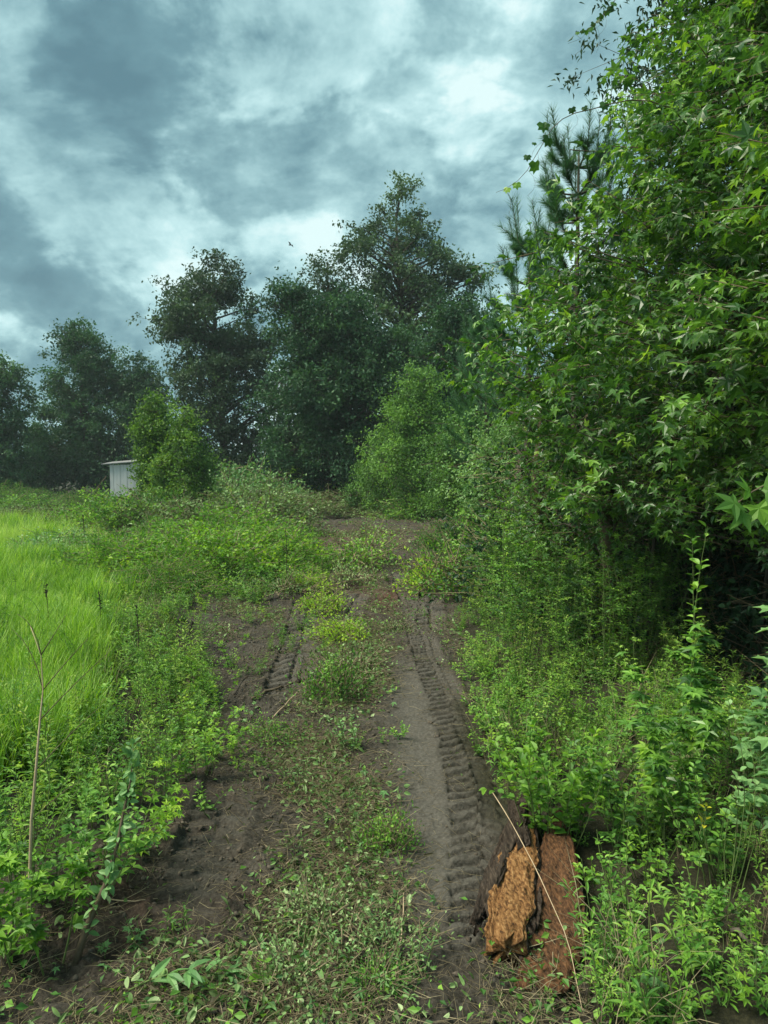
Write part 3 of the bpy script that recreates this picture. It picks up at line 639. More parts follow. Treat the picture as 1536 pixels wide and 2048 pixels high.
def gum_tree(label, foot, prof, nshoot, lps, size, mat, n_ind, bias=.72, lump=.22, seed=3, kept=None):
    """foliage set in leafy shoots around limbs; the n_ind leaves nearest the camera become parts of their own"""
    fx, fy = foot; g0 = gz(fx, fy); t_ = thing('sweetgum_tree', label, 'tree', (fx, fy, g0), 0, 'sweetgum trees on the right')
    pr = np.array(prof); H_ = pr[-1, 0]; wd = MB()
    tube(wd, [(0, 0, -.2), (.05, .05, H_ * .3), (-.05, 0, H_ * .6), (0, 0, H_ * .95)], [.16, .12, .08, .02], 8)
    zs = np.linspace(pr[0, 0], pr[-1, 0], 50); rr = np.interp(zs, pr[:, 0], pr[:, 1]); pz = rr / rr.sum()
    z = rng.choice(zs, nshoot, p=pz) + rng.uniform(-.1, .1, nshoot); a_ = rng.uniform(0, 6.283, nshoot); Rz = np.interp(z, pr[:, 0], pr[:, 1])
    lum = 1 + lump * fbm(a_ * 1.9 + 40, z * 1.1, 1.0, 3, seed)
    q = 1 - (rng.random(nshoot) ** 1.7) * bias; rad = Rz * lum * q
    end = np.c_[np.cos(a_) * rad, np.sin(a_) * rad, z + .1 * rng.normal(size=nshoot)]
    out = np.c_[np.cos(a_), np.sin(a_), np.zeros(nshoot)]; ln = rng.uniform(.35, .75, nshoot)[:, None]
    end = end + out * (rng.random((nshoot, 1)) ** 6) * .45
    st = end - nrm(out + rng.normal(size=(nshoot, 3)) * .45 + [0, 0, .25]) * ln
    if kept is not None:
        k_ = kept(st + [fx, fy, g0]) & kept(end + [fx, fy, g0]); end, st, out, ln, z, q = end[k_], st[k_], out[k_], ln[k_], z[k_], q[k_]; nshoot = len(end)
    segs(wd, st, end, .006, .002, 3)
    # limbs joining shoots in groups to the trunk
    for k_ in range(0, nshoot, 14):
        e = st[k_]; zz_ = max(.6, e[2] - np.hypot(e[0], e[1]) * .55); cv = bez((0, 0, zz_), e, (rng.normal() * .12, rng.normal() * .12, .22), 6); tube(wd, cv, np.linspace(.022, .005, 6), 4, 1)
    u = np.linspace(.05, 1.0, lps)[None, :, None]; ctr = st[:, None] + (end - st)[:, None] * u
    ctr = ctr + np.array([0, 0, -.12]) * u ** 2 * ln[:, None]
    ph = np.arange(lps)[None] * 2.4 + rng.random((nshoot, 1)) * 6.28; ax = nrm(end - st); e1 = nrm(np.cross(ax, [0, 0, 1.])); e2 = np.cross(e1, ax)
    side = e1[:, None] * np.cos(ph)[..., None] + e2[:, None] * np.sin(ph)[..., None] * .6
    yd = nrm(side * .9 + out[:, None] * .55 + [0, 0, -.38] + rng.normal(size=side.shape) * .22)
    pet = .055 * rng.uniform(.6, 1.3, (nshoot, lps, 1)); p0 = ctr.reshape(-1, 3); pos = (ctr + (side + ax[:, None] * .4) * pet).reshape(-1, 3); yd = yd.reshape(-1, 3)
    n = len(pos); nz = nrm(np.array([0, 0, 1.]) * .9 + np.repeat(out, lps, 0) * .35 + rng.normal(size=(n, 3)) * .42)
    sz_ = size * rng.uniform(.45, 1.2, n) * np.tile(1 - .35 * np.linspace(0, 1, lps) ** 3, nshoot)
    tint = np.clip(np.repeat(rng.uniform(.0, .65, nshoot), lps) + (rng.random(n) < .05) * .5 + rng.normal(size=n) * .14 + np.tile(np.linspace(0, 1, lps) ** 2 * .18, nshoot), 0, 1)
    wpos = pos + [fx, fy, g0]; dist = np.linalg.norm(wpos - [0, 0, EYE], axis=1)
    px = 768 + wpos[:, 0] / wpos[:, 1] * FOC; py = 935 - (wpos[:, 2] - EYE) / wpos[:, 1] * FOC; inn = (px > 0) & (px < 1536) & (py > 0) & (py < 2048)
    score = np.where(inn, dist + (1 - np.repeat(q, lps)) * 4, 99); o_ = np.argsort(score)[:n_ind]; isl = np.zeros(n, bool); isl[o_] = True
    near = (dist < 5.2) & ~isl
    lf = MB()
    mp_ = rng.random(n); big = rng.random(n) < .5
    for tp_, q_ in ((STARF, near & (mp_ > .2)), (MAPLE, near & (mp_ <= .2)), (STAR, ~near & ~isl & (mp_ > .3)), (STAR2, ~near & ~isl & (mp_ <= .2)), (OVAL, ~near & ~isl & (mp_ > .2) & (mp_ <= .3))):
        leaves(lf, tp_, pos[q_], yd[q_], nz[q_], sz_[q_] * (.8 if tp_ is OVAL else 1), tint[q_], wid=rng.uniform(.7, 1.1, q_.sum()))
    segs(wd, p0[near | isl], pos[near | isl], .0016, .0012, 3)
    wd.build('trunk', [M_TWIG, M_BARK], t_); lf.build('foliage', mat, t_, kind='stuff')
    ms = leaf_mesh('gum_leaf', STARF, mat, (.1, .25, .4, .55, .75)); place_leaf_objs(t_, ms, pos[o_], yd[o_], nz[o_], sz_[o_], np.clip((tint[o_] * 5).astype(int), 0, 4))
    return t_
gum_tree('large sweetgum with star-shaped leaves bulging out over the right side of the lane', (4.75, 8.3), [(2.3, 2.3), (2.7, 3.3), (3.5, 3.35), (4.2, 3.1), (5.0, 2.55), (6.0, 2.0), (7.5, 1.75), (9, 1.4), (10.2, .4)], 3300, 13, .125, M_GUM, 300)
gum_tree('near sweetgum whose big leaves fill the upper right corner', (5.3, 4.9), [(2.5, 2.3), (3.0, 2.9), (4, 3.05), (5, 2.9), (6.2, 2.5), (7.6, 1.6), (8.4, .4)], 1800, 12, .118, M_GUM, 300, seed=9, kept=lambda p: (p[:, 1] > 2.6))
gum_tree('low sweetgum with a flat branch layer over the dark hollow', (4.3, 7.4), [(1.75, .9), (2.05, 2.2), (2.3, 2.3), (2.55, 1.0), (3.0, .3)], 620, 12, .10, M_GUM, 200, seed=5, lump=.3)
gum_tree('bushy young sweetgum standing among the tall weeds left of the dark hollow', (2.75, 9.0), [(.9, .5), (1.4, 1.0), (2.0, 1.15), (2.5, .9), (2.9, .3)], 230, 11, .085, M_GUM, 60, seed=15, lump=.35)
gum_tree('young sweetgum reaching up behind the tall weeds beside the dark trunk', (2.35, 11.2), [(.9, .5), (1.5, .9), (2.3, 1.0), (3.0, .6), (3.3, .2)], 170, 11, .085, M_GUM, 30, seed=16, lump=.35)
# dark narrow-leaved tree behind the sweetgum
def simple_tree(name, label, foot, prof, n_limb, mat, tpl, size, group, nleaf=46, sig=.3, shell=.5, tr=.14):
    fx, fy = foot; g0 = gz(fx, fy); t_ = thing(name, label, 'tree', (fx, fy, g0), 0, group)
    wd, lf = crown_cloud([(z_, -r_, r_) for z_, r_ in prof], n_limb, 9, nleaf, 1.0, sig, .16, size, shell=shell, tpl=tpl, trunk_r=tr, limb_r=.03, droop=.5, twig_r=.006)
    wd.build('trunk', M_BARK, t_); lf.build('crown', mat, t_, kind='stuff'); return t_
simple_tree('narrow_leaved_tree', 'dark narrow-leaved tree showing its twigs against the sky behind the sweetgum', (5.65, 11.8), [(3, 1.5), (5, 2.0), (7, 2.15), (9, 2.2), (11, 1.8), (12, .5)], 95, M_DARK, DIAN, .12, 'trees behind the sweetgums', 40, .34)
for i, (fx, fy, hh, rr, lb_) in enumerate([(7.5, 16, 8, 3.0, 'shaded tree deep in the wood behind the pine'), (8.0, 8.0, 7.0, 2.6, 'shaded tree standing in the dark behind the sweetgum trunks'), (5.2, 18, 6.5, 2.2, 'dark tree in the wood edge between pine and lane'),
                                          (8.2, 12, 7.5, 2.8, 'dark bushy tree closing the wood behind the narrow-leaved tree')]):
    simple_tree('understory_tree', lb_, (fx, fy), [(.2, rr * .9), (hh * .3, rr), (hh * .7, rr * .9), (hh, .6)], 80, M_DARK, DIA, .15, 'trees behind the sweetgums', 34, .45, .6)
# dark trunk beside the lane and stems in the hollow
tr = MB(); q = G(1033, 1075); tube(tr, [(0, 0, -.1), (.02, 0, .8), (-.03, .05, 1.6), (.05, 0, 2.8)], [.12, .10, .095, .07], 9)
o = tr.build('bare_trunk', M_BARK, loc=(P3(1035, 1000, 15).x, 15, gz(1.6, 15))); tag(o, 'dark upright trunk standing by the lane under the pale-leaved bush', 'tree trunk')
o.name = 'tree_trunk'
for i, (x_, y_, h_, lx, lb_) in enumerate([(3.1, 8.6, 2.6, .1, 'slim bent stem at the left of the dark hollow'), (3.7, 8.9, 2.8, -.2, 'slim upright stem in the middle of the dark hollow'), (4.2, 8.2, 2.7, .25, 'grey stem leaning right inside the dark hollow'),
                                           (4.4, 6.6, 2.4, -.15, 'thin stem at the right edge of the dark hollow')]):
    mb = MB(); tube(mb, [(0, 0, -.1), (lx * .3, 0, h_ * .4), (lx * 1.5, .1, h_)], [.03, .025, .014], 6); o = mb.build('sapling_stem', M_BARK, loc=(x_, y_, gz(x_, y_))); tag(o, lb_, 'stem', 'stems in the dark hollow')

# hanging vines against the sky
def vine(label, pts, Yd, lv, r0=.006):
    P_ = np.array([P3(a_, b_, Yd + (c_[0] if c_ else 0)) for a_, b_, *c_ in pts]); base = P_[0].copy(); mb = MB(); tube(mb, P_ - base, np.linspace(r0, .0015, len(P_)), 5)
    t_ = thing('vine', label, 'vine', tuple(base), 0, 'vines hanging out from the trees'); mb.build('stem', M_TWIG, t_)
    ms = leaf_mesh('grape_leaf', GRAPE, M_SHRUB, (.1, .3, .9)); n = len(lv)
    pos = np.array([P3(a_, b_, Yd) for a_, b_, s2, k2 in lv]) - base; sz_ = np.array([l[2] for l in lv]); yd = np.array([(rng.normal() * .4, rng.normal() * .3, -1) for _ in lv]); nz = np.array([(rng.normal() * .5, -1, .3) for _ in lv])
    place_leaf_objs(t_, ms, pos, yd, nz, sz_, [l[3] for l in lv])
    tm = MB()
    for k_ in range(6):
        i = int(len(P_) * (.45 + .5 * k_ / 6)); s0 = P_[min(i, len(P_) - 1)] - base; a2 = np.array([rng.normal() * .08, 0, -rng.uniform(.08, .26)]); tube(tm, bez(s0, s0 + a2, (rng.normal() * .04, 0, 0), 5), .0012, 3)
    tm.build('tendril', M_TWIG, t_); return t_
vine('long vine arching out of the sweetgum into the sky with a few hanging leaves',
     [(1375, 250, .3), (1345, 218, .1), (1300, 202), (1260, 200), (1220, 208), (1185, 218), (1150, 226), (1125, 238), (1105, 256), (1090, 280), (1075, 305), (1055, 340), (1035, 362), (1010, 378), (992, 385)], 6.6,
     [(1085, 245, .095, 0), (1098, 275, .10, 0), (1070, 322, .11, 0), (1143, 215, .06, 0), (1168, 213, .05, 0), (1210, 205, .08, 0), (1055, 310, .06, 0), (1068, 285, .04, 0), (1033, 365, .07, 2), (1016, 375, .06, 2), (1240, 185, .05, 2), (1095, 246, .06, 0)])
vine('short vine with small clustered leaves at the top edge of the photo', [(1250, -40), (1235, -10), (1225, 10), (1208, 28), (1190, 48), (1170, 62), (1150, 68)], 7.0,
     [(1155, 64, .035, 1), (1163, 60, .04, 1), (1172, 60, .05, 1), (1180, 55, .055, 1), (1188, 45, .05, 0), (1196, 40, .04, 0), (1204, 28, .055, 0), (1212, 20, .06, 0), (1220, 12, .06, 0), (1228, 5, .06, 0), (1199, 34, .05, 1), (1208, 10, .05, 0)], .004)

# ------------------------------------------------------------------ meadow grass (stuff)
GR = [proto('a_weed_tuft', grass_tuft(34, .6, .2, .006, .7, .1, .7), M_WEED)] + [proto('grass_tuft', grass_tuft(46, .62, .16, .0055, .55), M_GRASS) for _ in range(3)] + [proto('grass_tuft', grass_tuft(40, .5, .16, .0055, 1.0), M_GRASS) for _ in range(2)] + [proto('seed_grass_tuft', grass_tuft(30, .85, .12, .003, .6, .75, 1.0), M_GRASS)]
def meadow_d(x, y):
    edge = np.interp(y, [2, 3.5, 5, 6.5, 8, 11, 14, 20, 30, 60], [-3.3, -3.0, -2.6, -2.5, -2.9, -3.9, -5.0, -7.5, -12, -22])
    return sstep(0, .7, edge - x + .3 * fbm(x, y, .8, 2, 70)) * (1 - sstep(26, 33, y + 2 * fbm(x, y, .3, 2, 73)))
px_, py_ = [], []
for n, bx_ in ((11000, (-8, -2, 3.2, 10)), (14000, (-14, -3, 10, 22)), (9000, (-34, -5, 22, 62))):
    a_, b_ = poly_pts(n, bx_, meadow_d); px_.append(a_); py_.append(b_)
gx, gy = np.concatenate(px_), np.concatenate(py_); n = len(gx)
sc_ = rng.uniform(.6, 1.15, n) * np.where(gy > 22, 1.5, 1.0) * (.85 + .25 * fbm(gx, gy, .5, 2, 71))
pick = rng.choice([0, 1, 2, 3, 4, 5], n, p=[.12, .2, .2, .2, .14, .14]); pale = (fbm(gx, gy, .35, 2, 72) + .5 * sstep(-5, -7, gx) * (gy < 16)) > .55; pick[pale & (rng.random(n) < .7)] = 6; sc_ *= rng.choice([.7, 1, 1.25], n)
scatter('meadow_grass', 'tall bright yellow-green meadow grass on the left', 'grass', GR, np.c_[gx, gy, gh(gx, gy)], np.c_[rng.normal(size=(n, 2)) * .12, rng.uniform(0, 6.28, n)], sc_, pick)

# ------------------------------------------------------------------ undergrowth (stuff)
UW_N = [0]
def und(tpl, mat, n, h, sp, nl, size, **kw):
    wd, lf = stem_plant(n, h, sp, tpl, nl, size, **kw); UW_N[0] += 1; return proto('weed_%02d' % UW_N[0], merged(wd, lf), [M_GSTEM, mat])
UW = [und(LANCE, M_WEED, 6, .7, .25, 20, .11), und(OVAL, M_SHRUB, 5, .38, .25, 11, .085), und(OVAL, M_YOUNG, 6, .45, .28, 12, .07, tl=.1, th=.6), und(LANCE, M_SHRUB, 5, .55, .22, 22, .085), und(STARF, M_YOUNG, 4, .45, .26, 7, .07, tl=.1, th=.6), und(DIA, M_WEED, 7, .3, .3, 18, .055), proto('weed_06b', grass_tuft(22, .7, .2, .003, .9, .2, .9), M_STRAW), und(ROUND, M_SHRUB, 4, .3, .25, 9, .07)]
def und_left(x, y):
    l2 = np.interp(y, [2, 3.3, 4.2, 5, 6, 7.5, 9, 11, 13.5, 16, 20], [-2.8, -2.25, -2.1, -1.75, -1.45, -1.55, -2.2, -2.9, -3.4, -3.0, -2.6])
    w_ = np.interp(y, [3, 5, 7, 10, 15, 22], [.7, .8, 1.3, 1.5, 2.2, 4])
    return sstep(0, .25, l2 - x) * (1 - sstep(w_ * .7, w_ * 1.3, l2 - x))
def und_right(x, y):
    r2 = np.interp(y, [2, 3.3, 4.2, 5.5, 7, 9, 12, 16, 20, 30], [1.0, 1.0, 1.05, .9, .85, 1.0, 1.3, 1.8, 2.1, 3.1])
    return (1 - np.exp(-((x - .95) / .33) ** 4 - ((y - 4.4) / .8) ** 4)) * sstep(-.15, .2, x - r2) * (1 - .85 * sstep(1.9, 2.9, x - r2)) * np.clip(.75 + .8 * fbm(x, y, 1.1, 2, 76), np.where(y < 6.5, .4, .12), 1)
UX, UY = [], []
for n, bx_, fn in ((900, (-7, -2.2, 3.2, 10), lambda x, y: meadow_d(x, y) * .6), (260, (-2.6, 1.2, 5, 16), lambda x, y: path_mask(x, y) * (1 - micro(x, y)[1]) * (fbm(x, y, .9, 2, 95) > .1)), (700, (-4.2, -1.2, 10, 16.5), lambda x, y: (1 - micro(x, y)[1]) * (fbm(x, y, .8, 2, 96) > 0)), (900, (-13, -3, 10, 26), lambda x, y: meadow_d(x, y) * (fbm(x, y, .5, 2, 79) > -.1)), (1700, (-40, -8, 30, 58), lambda x, y: np.ones_like(x) * .7), (1300, (-4.5, -1.2, 3.2, 9), und_left), (2200, (-8, -2, 9, 22), und_left), (3000, (.8, 5.5, 3.0, 9), und_right), (1800, (1, 7, 9, 16), und_right), (1500, (1.5, 10, 16, 34), und_right)):
    a_, b_ = poly_pts(n, bx_, fn); UX.append(a_); UY.append(b_)
ux, uy = np.concatenate(UX), np.concatenate(UY); n = len(ux)
pk_ = np.where(ux < 0, rng.choice([0, 1, 2, 3, 4, 5, 6, 4], n), rng.choice([1, 2, 1, 0, 3, 6, 4, 7], n))
scatter('undergrowth', 'tangled low weeds and leafy ground plants along both sides of the lane', 'undergrowth', UW, np.c_[ux, uy, gh(ux, uy)], np.c_[rng.normal(size=(n, 2)) * .2, rng.uniform(0, 6.28, n)], rng.uniform(.35, 1.0, n) ** 1.2 * np.clip(.8 + .45 * fbm(ux, uy, .9, 3, 75), .4, 1.35), pk_)

# ------------------------------------------------------------------ litter on the soil (stuff)
def litter_density(x, y):
    strip = np.exp(-((x - np.interp(y, [3, 4.5, 6, 8, 11], [-.35, -.25, -.35, -.35, -.45])) / .42) ** 2)
    bot = (1 - sstep(3.4, 4.3, y)) * .55 * sstep(-1.6, -.7, x)
    lane = np.exp(-((x - .32) / .28) ** 2) * (y > 3.9) * (y < 9)
    tk = np.exp(-((x - .75) / .2) ** 2) * (y > 4.3) * (y < 9)
    return np.clip((.10 + .85 * strip + bot + .25 * (fbm(x, y, .7, 2, 88) > .1) + .12 * sstep(9, 13, y) + .5 * sstep(34, 42, y)) * (1 - .92 * lane) * (1 - .85 * tk) * path_mask(x, y) * (1 - .93 * np.clip(micro(x, y)[1] * 1.6 - .15, 0, 1)) * (1 - np.exp(-((x - .93) / .3) ** 4 - ((y - 4.45) / .75) ** 4)) * np.clip(.62 + 1.2 * fbm(x, y, 2.0, 4, 81), .03, 1), 0, 1)
lt_ = MB()
for n, bx_, s0 in ((60000, (-2.6, 1.3, 3.0, 7), .027), (60000, (-3.4, 1.6, 7, 13), .033), (30000, (-4, 2.4, 13, 26), .05), (20000, (-9, 6, 26, 56), .12)):
    a_, b_ = poly_pts(n, bx_, litter_density); m_ = len(a_); z = gh(a_, b_) + rng.uniform(.002, .03, m_)
    yd = rdir(m_) * [1, 1, .35]; nz = nrm(rng.normal(size=(m_, 3)) * .45 + [0, 0, 1])
    leaves(lt_, DIAN if n != 45000 else DIA, np.c_[a_, b_, z], yd, nz, s0 * (.4 + 1.9 * rng.random(m_) ** 4), np.clip(rng.beta(1.1, 1.9, m_), 0, 1))
o = lt_.build('leaf_litter', M_WILT, kind='stuff'); tag(o, 'torn pale green leaves strewn over the bare soil', 'leaf litter')
st_ = MB()
def straw_d(x, y): return np.clip(litter_density(x, y) + .22 * path_mask(x, y), 0, 1)
for n, bx_, L0, r0 in ((11000, (-2.7, 1.3, 3.0, 7), .15, .0012), (6500, (-3.6, 1.7, 7, 13), .2, .0018), (3600, (-5, 2.5, 13, 28), .38, .004)):
    a_, b_ = poly_pts(n, bx_, straw_d); m_ = len(a_); z = gh(a_, b_) + rng.uniform(.0, .02, m_); an = rng.uniform(0, 6.28, m_); ll = L0 * rng.uniform(.3, 1.5, m_)
    p0 = np.c_[a_, b_, z]; mid = p0 + np.c_[np.cos(an), np.sin(an), rng.uniform(-.02, .25, m_)] * ll[:, None] * .5; an2 = an + rng.normal(size=m_) * .5; p1 = mid + np.c_[np.cos(an2), np.sin(an2), rng.uniform(-.35, .05, m_)] * ll[:, None] * .5
    tt = rng.beta(1.4, 2.2, m_); segs(st_, p0, mid, r0, r0 * .8, 3, 0, tt); segs(st_, mid, p1, r0 * .8, r0 * .4, 3, 0, tt)
o = st_.build('dry_stems', M_STRAW, kind='stuff'); tag(o, 'dry straws, roots and snapped twigs scattered across the soil', 'plant debris')
# low tangles of cut stems and leaves
DT = []
for q in range(5):
    mb = MB(); n = 26; p0 = rng.normal(size=(n, 3)) * [.12, .12, .012]; p0[:, 2] = np.abs(p0[:, 2]); p1 = p0 + rdir(n) * [1, 1, .22] * rng.uniform(.08, .28, (n, 1)); p1[:, 2] = np.abs(p1[:, 2]) + .01; md = (p0 + p1) / 2 + rng.normal(size=(n, 3)) * .015
    tt = rng.beta(1.3, 2, n); segs(mb, p0, md, .0018, .0016, 3, 0, tt); segs(mb, md, p1, .0016, .0008, 3, 0, tt)
    n = [22, 16, 30, 7, 20][q]; pos = rng.normal(size=(n, 3)) * [.13, .13, .03]; pos[:, 2] = np.abs(pos[:, 2]) + .008
    leaves(mb, [OVAL, LANCE, DIA, STAR, LANCE][q], pos, rdir(n) * [1, 1, .5], rdir(n, .9), [.045, .055, .04, .04, .05][q] * rng.uniform(.5, 1.3, n), np.clip(rng.normal(size=n) * .22 + [.5, .35, .4, .4, .15][q], 0, 1), 1)
    DT.append(proto('tangle', mb, [M_STRAW, [M_WILT, M_WILT, M_SHRUB, M_MINT, M_WILT][q]]))
TX, TY = [], []
for n, bx_ in ((2600, (-2.7, 1.3, 3.0, 7)), (3000, (-3.6, 1.8, 7, 13)), (1500, (-4.5, 2.6, 13, 26)), (2600, (-10, 6, 26, 54))):
    a_, b_ = poly_pts(n, bx_, litter_density); TX.append(a_); TY.append(b_)
tx_, ty_ = np.concatenate(TX), np.concatenate(TY); n = len(tx_)
scatter('cut_debris', 'low tangles of cut vines, leaves and stems dropped along the lane', 'plant debris', DT, np.c_[tx_, ty_, gh(tx_, ty_)], np.c_[np.zeros((n, 2)), rng.uniform(0, 6.28, n)], rng.uniform(.5, 1.25, n) * np.where(ty_ > 20, 1.8, 1), rng.integers(0, 5, n))
# clods
cl = MB(); a_, b_ = poly_pts(26000, (-2.6, 1.4, 3.0, 12), lambda x, y: (1 - micro(x, y)[1]) * path_mask(x, y) * (.25 + .6 * (fbm(x, y, 2, 2, 91) > 0)) * (1 - .85 * np.exp(-((x - .3) / .27) ** 2)) * np.where((np.abs(x - .72) < .22) & (y > 4.3), .08, 1)); m_ = len(a_)
ov = np.array([(1, 0, 0), (-1, 0, 0), (0, 1, 0), (0, -1, 0), (0, 0, 1), (0, 0, -1)], float); of = np.array([(0, 2, 4), (2, 1, 4), (1, 3, 4), (3, 0, 4), (2, 0, 5), (1, 2, 5), (3, 1, 5), (0, 3, 5)])
sz_ = .004 + .022 * rng.random(m_) ** 3.2; V = np.c_[a_, b_, gh(a_, b_)][:, None] + (ov[None] + rng.normal(size=(m_, 6, 3)) * .3) * sz_[:, None, None] * [1, 1, .7]
cl.add(V.reshape(-1, 3), (of[None] + (np.arange(m_) * 6)[:, None, None]).reshape(-1, 3), 0, 0, True)
for_cl = cl.build('soil_clods', noise_mat('clod', [(.035, .028, .021), (.09, .076, .058), (.14, .12, .095)], 30, .95, .4), kind='stuff'); tag(for_cl, 'crumbs and small clods of dark soil on the lane', 'soil')

# ------------------------------------------------------------------ plants built one by one
class Rec:
    """keeps leaf placements so that each leaf can become an object"""
    def __init__(s): s.c = []
_leaves = leaves
def leaves(mb, tpl, pos, yd, nz, size, tint, mi=0, wid=None, curl=None):
    if isinstance(mb, Rec): mb.c.append((pos, yd, nz, np.broadcast_to(size, (len(pos),)), np.broadcast_to(tint, (len(pos),))))
    else: _leaves(mb, tpl, pos, yd, nz, size, tint, mi, wid, curl)
def stem_rec(*a_, **k_):
    global MB
    keep = MB; made = []
    class Two:
        def __call__(s):
            made.append(1); return keep() if len(made) == 1 else Rec()
    MB = Two()
    try: return stem_plant(*a_, **k_)
    finally: MB = keep
def near_plant(name, label, cat, foot, tplk, mat, nst, h, spread, nl, size, stem=None, group=None, tints=(.15, .35, .55, .75), maxn=300, **kw):
    """a plant with every leaf an object; stems are one part"""
    kind, tpl = tplk; wd, rec = stem_rec(nst, h, spread, tpl, nl, size, **kw)
    t_ = thing(name, label, cat, tuple(foot), 0, group); wd.build('stem', stem or M_GSTEM, t_)
    pos, yd, nz, sz_, ti = [np.concatenate([c_[i] for c_ in rec.c]) for i in range(5)]
    ms = leaf_mesh(kind + '_' + mat.name, tpl, mat, tints)
    o_ = rng.permutation(len(pos)); a_, b_ = o_[:maxn], o_[maxn:]
    place_leaf_objs(t_, ms, pos[a_], yd[a_], nz[a_], sz_[a_], np.clip((ti[a_] * len(tints)).astype(int), 0, len(tints) - 1))
    if len(b_):
        lf = MB(); leaves(lf, tpl, pos[b_], yd[b_], nz[b_], sz_[b_], ti[b_]); lf.build('foliage', mat, t_, kind='stuff')
    return t_
def soft_plant(name, label, cat, tpl, mat, nst, h, spread, nl, size, stem=None, group=None, **kw):
    """a plant whose leaves are too small to pick apart: stems and foliage"""
    wd, lf = stem_plant(nst, h, spread, tpl, nl, size, **kw); t_ = thing(name, label, cat, (0, 0, 0), 0, group)
    wd.build('stem', stem or M_GSTEM, t_); lf.build('foliage', mat, t_, kind='stuff'); return t_
KO, KL, KS, KM, KR = ('oval_leaf', OVAL), ('lance_leaf', LANCE), ('star_leaf', STARF), ('lobed_leaf', MAPLE), ('round_leaf', ROUND)

# ---- heaps of cut brush between meadow and lane
def brush(label, w, d, h, n, mat, size, lpp=20, tl=.1, th=.8, tpl=DIA):
    t_ = thing('brush_heap', label, 'brush heap', (0, 0, 0), 0, 'heaps of cut brush'); wd, lf = MB(), MB()
    a_ = rng.uniform(0, 6.283, n); r_ = rng.random(n) ** .55; bump = 1 + .35 * fbm(np.cos(a_) * r_ * 3 + w, np.sin(a_) * r_ * 3, 1, 2, int(w * 10))
    st = np.c_[np.cos(a_) * r_ * w, np.sin(a_) * r_ * d, h * (1 - r_ ** 2) ** .8 * bump * rng.uniform(.35, 1.0, n)]
    dr = nrm(np.c_[np.cos(a_) * r_, np.sin(a_) * r_, np.full(n, .25)] + rng.normal(size=(n, 3)) * .6); ln = rng.uniform(.25, .7, n)[:, None] * (.5 + .5 * h)
    en = st + dr * ln; segs(wd, st, en, .008, .003, 3)
    u = rng.random((n, lpp, 1)); pos = (st[:, None] + (en - st)[:, None] * u + rng.normal(size=(n, lpp, 3)) * .06 + np.array([0, 0, -.12]) * u ** 2).reshape(-1, 3)
    m_ = len(pos); tint = np.clip(np.repeat(rng.uniform(tl, th, n), lpp) + rng.normal(size=m_) * .13, 0, 1)
    leaves(lf, tpl, pos, nrm(np.repeat(dr, lpp, 0) + rng.normal(size=(m_, 3)) * .8), nrm(rng.normal(size=(m_, 3)) * .6 + [0, 0, 1]), size * rng.uniform(.6, 1.2, m_), tint)
    wd.build('stems', M_STRAW, t_); lf.build('foliage', mat, t_, kind='stuff'); return t_
b_green = brush('x', 1.5, 1.1, 1.05, 420, M_SHRUB, .085, 22)
b_wilt = brush('x', 1.6, 1.2, .9, 380, M_WILT, .085, 18, 0, .7)
b_light = brush('x', 1.6, 1.2, 1.1, 420, M_YOUNG, .085, 22, 0, .6)
b_pale = brush('x', 1.4, 1.1, .8, 360, M_MINT, .08, 18)
b_weed = brush('x', 1.5, 1.2, .9, 420, M_WEED, .075, 24, 0, .7, DIAN)
first = set()
def heap(src, label, px, py, s_, Yd=None, rz=None, flatten=1.0, group='heaps of cut brush'):
    p_ = G(px, py)
    if Yd: p_ = P3(px, 935, Yd); p_.z = gz(p_.x, Yd)
    rz = rng.uniform(0, 6.28) if rz is None else rz
    if src.name in first: return clone(src, label, tuple(p_), rz, (s_, s_, s_ * flatten), group)
    first.add(src.name); src.location = p_; src.rotation_euler = (0, 0, rz); src.scale = (s_, s_, s_ * flatten); src['label'] = label; src['group'] = group; return src
heap(b_light, 'bright yellow-green leafy heap beside the left edge of the far soil, tallest there', 500, 1140, 1.1, flatten=.8)
heap(b_light, 'wide yellow-green heap behind the tallest bright one', 450, 1105, 1.3, flatten=.75)
heap(b_light, 'bright low heap on the soil side of the tallest bright one', 545, 1160, .7, flatten=.7)
heap(b_light, 'yellow-green touches on a low heap at the edge of the meadow grass', 230, 1160, .8)
heap(b_light, 'yellow-green leafy heap touching the soil at the tip of the brush row', 590, 1125, .7)
heap(b_light, 'mid-green heap behind the dead upright stalk, left of the bright heap', 400, 1150, 1.2, flatten=.72)
heap(b_weed, 'dark-gapped green heap between the meadow and the bright leafy heap', 300, 1120, 1.15, flatten=.8)
heap(b_pale, 'heap with pale whitish-green leaves at the edge of the meadow', 120, 1125, 1.0, flatten=.8)
heap(b_wilt, 'wilting pale heap with stems poking out in front of the young trees', 330, 1075, 1.5, flatten=.8)
heap(b_wilt, 'wide wilting heap of cut vines right of the young trees', 500, 1065, 1.7, flatten=.9)
heap(b_wilt, 'flat wilted heap at the far end of the lane by the dark trees', 690, 1022, 2.0, flatten=.5)
heap(b_green, 'green heap below the shed, at the left of the brush row', 228, 1075, 1.2)
heap(b_green, 'leafy heap hiding the feet of the two young trees', 315, 1055, 1.4, flatten=.8)
heap(b_pale, 'grey-green heap of cut leaves at the right of the young trees', 440, 1040, 2.0, flatten=.9)
heap(b_pale, 'pale leafy heap with an upright spray between brush row and dark trees', 480, 1020, 2.6)
heap(b_wilt, 'low pale heap spreading to the end of the lane', 570, 1030, 2.0, flatten=.5)
heap(b_weed, 'coarse weedy heap at the far left edge beyond the meadow', 90, 1015, 1.3, flatten=.8)
heap(b_weed, 'weedy heap in front of the leaning pole of the shed', 170, 1020, 1.2, flatten=.9)
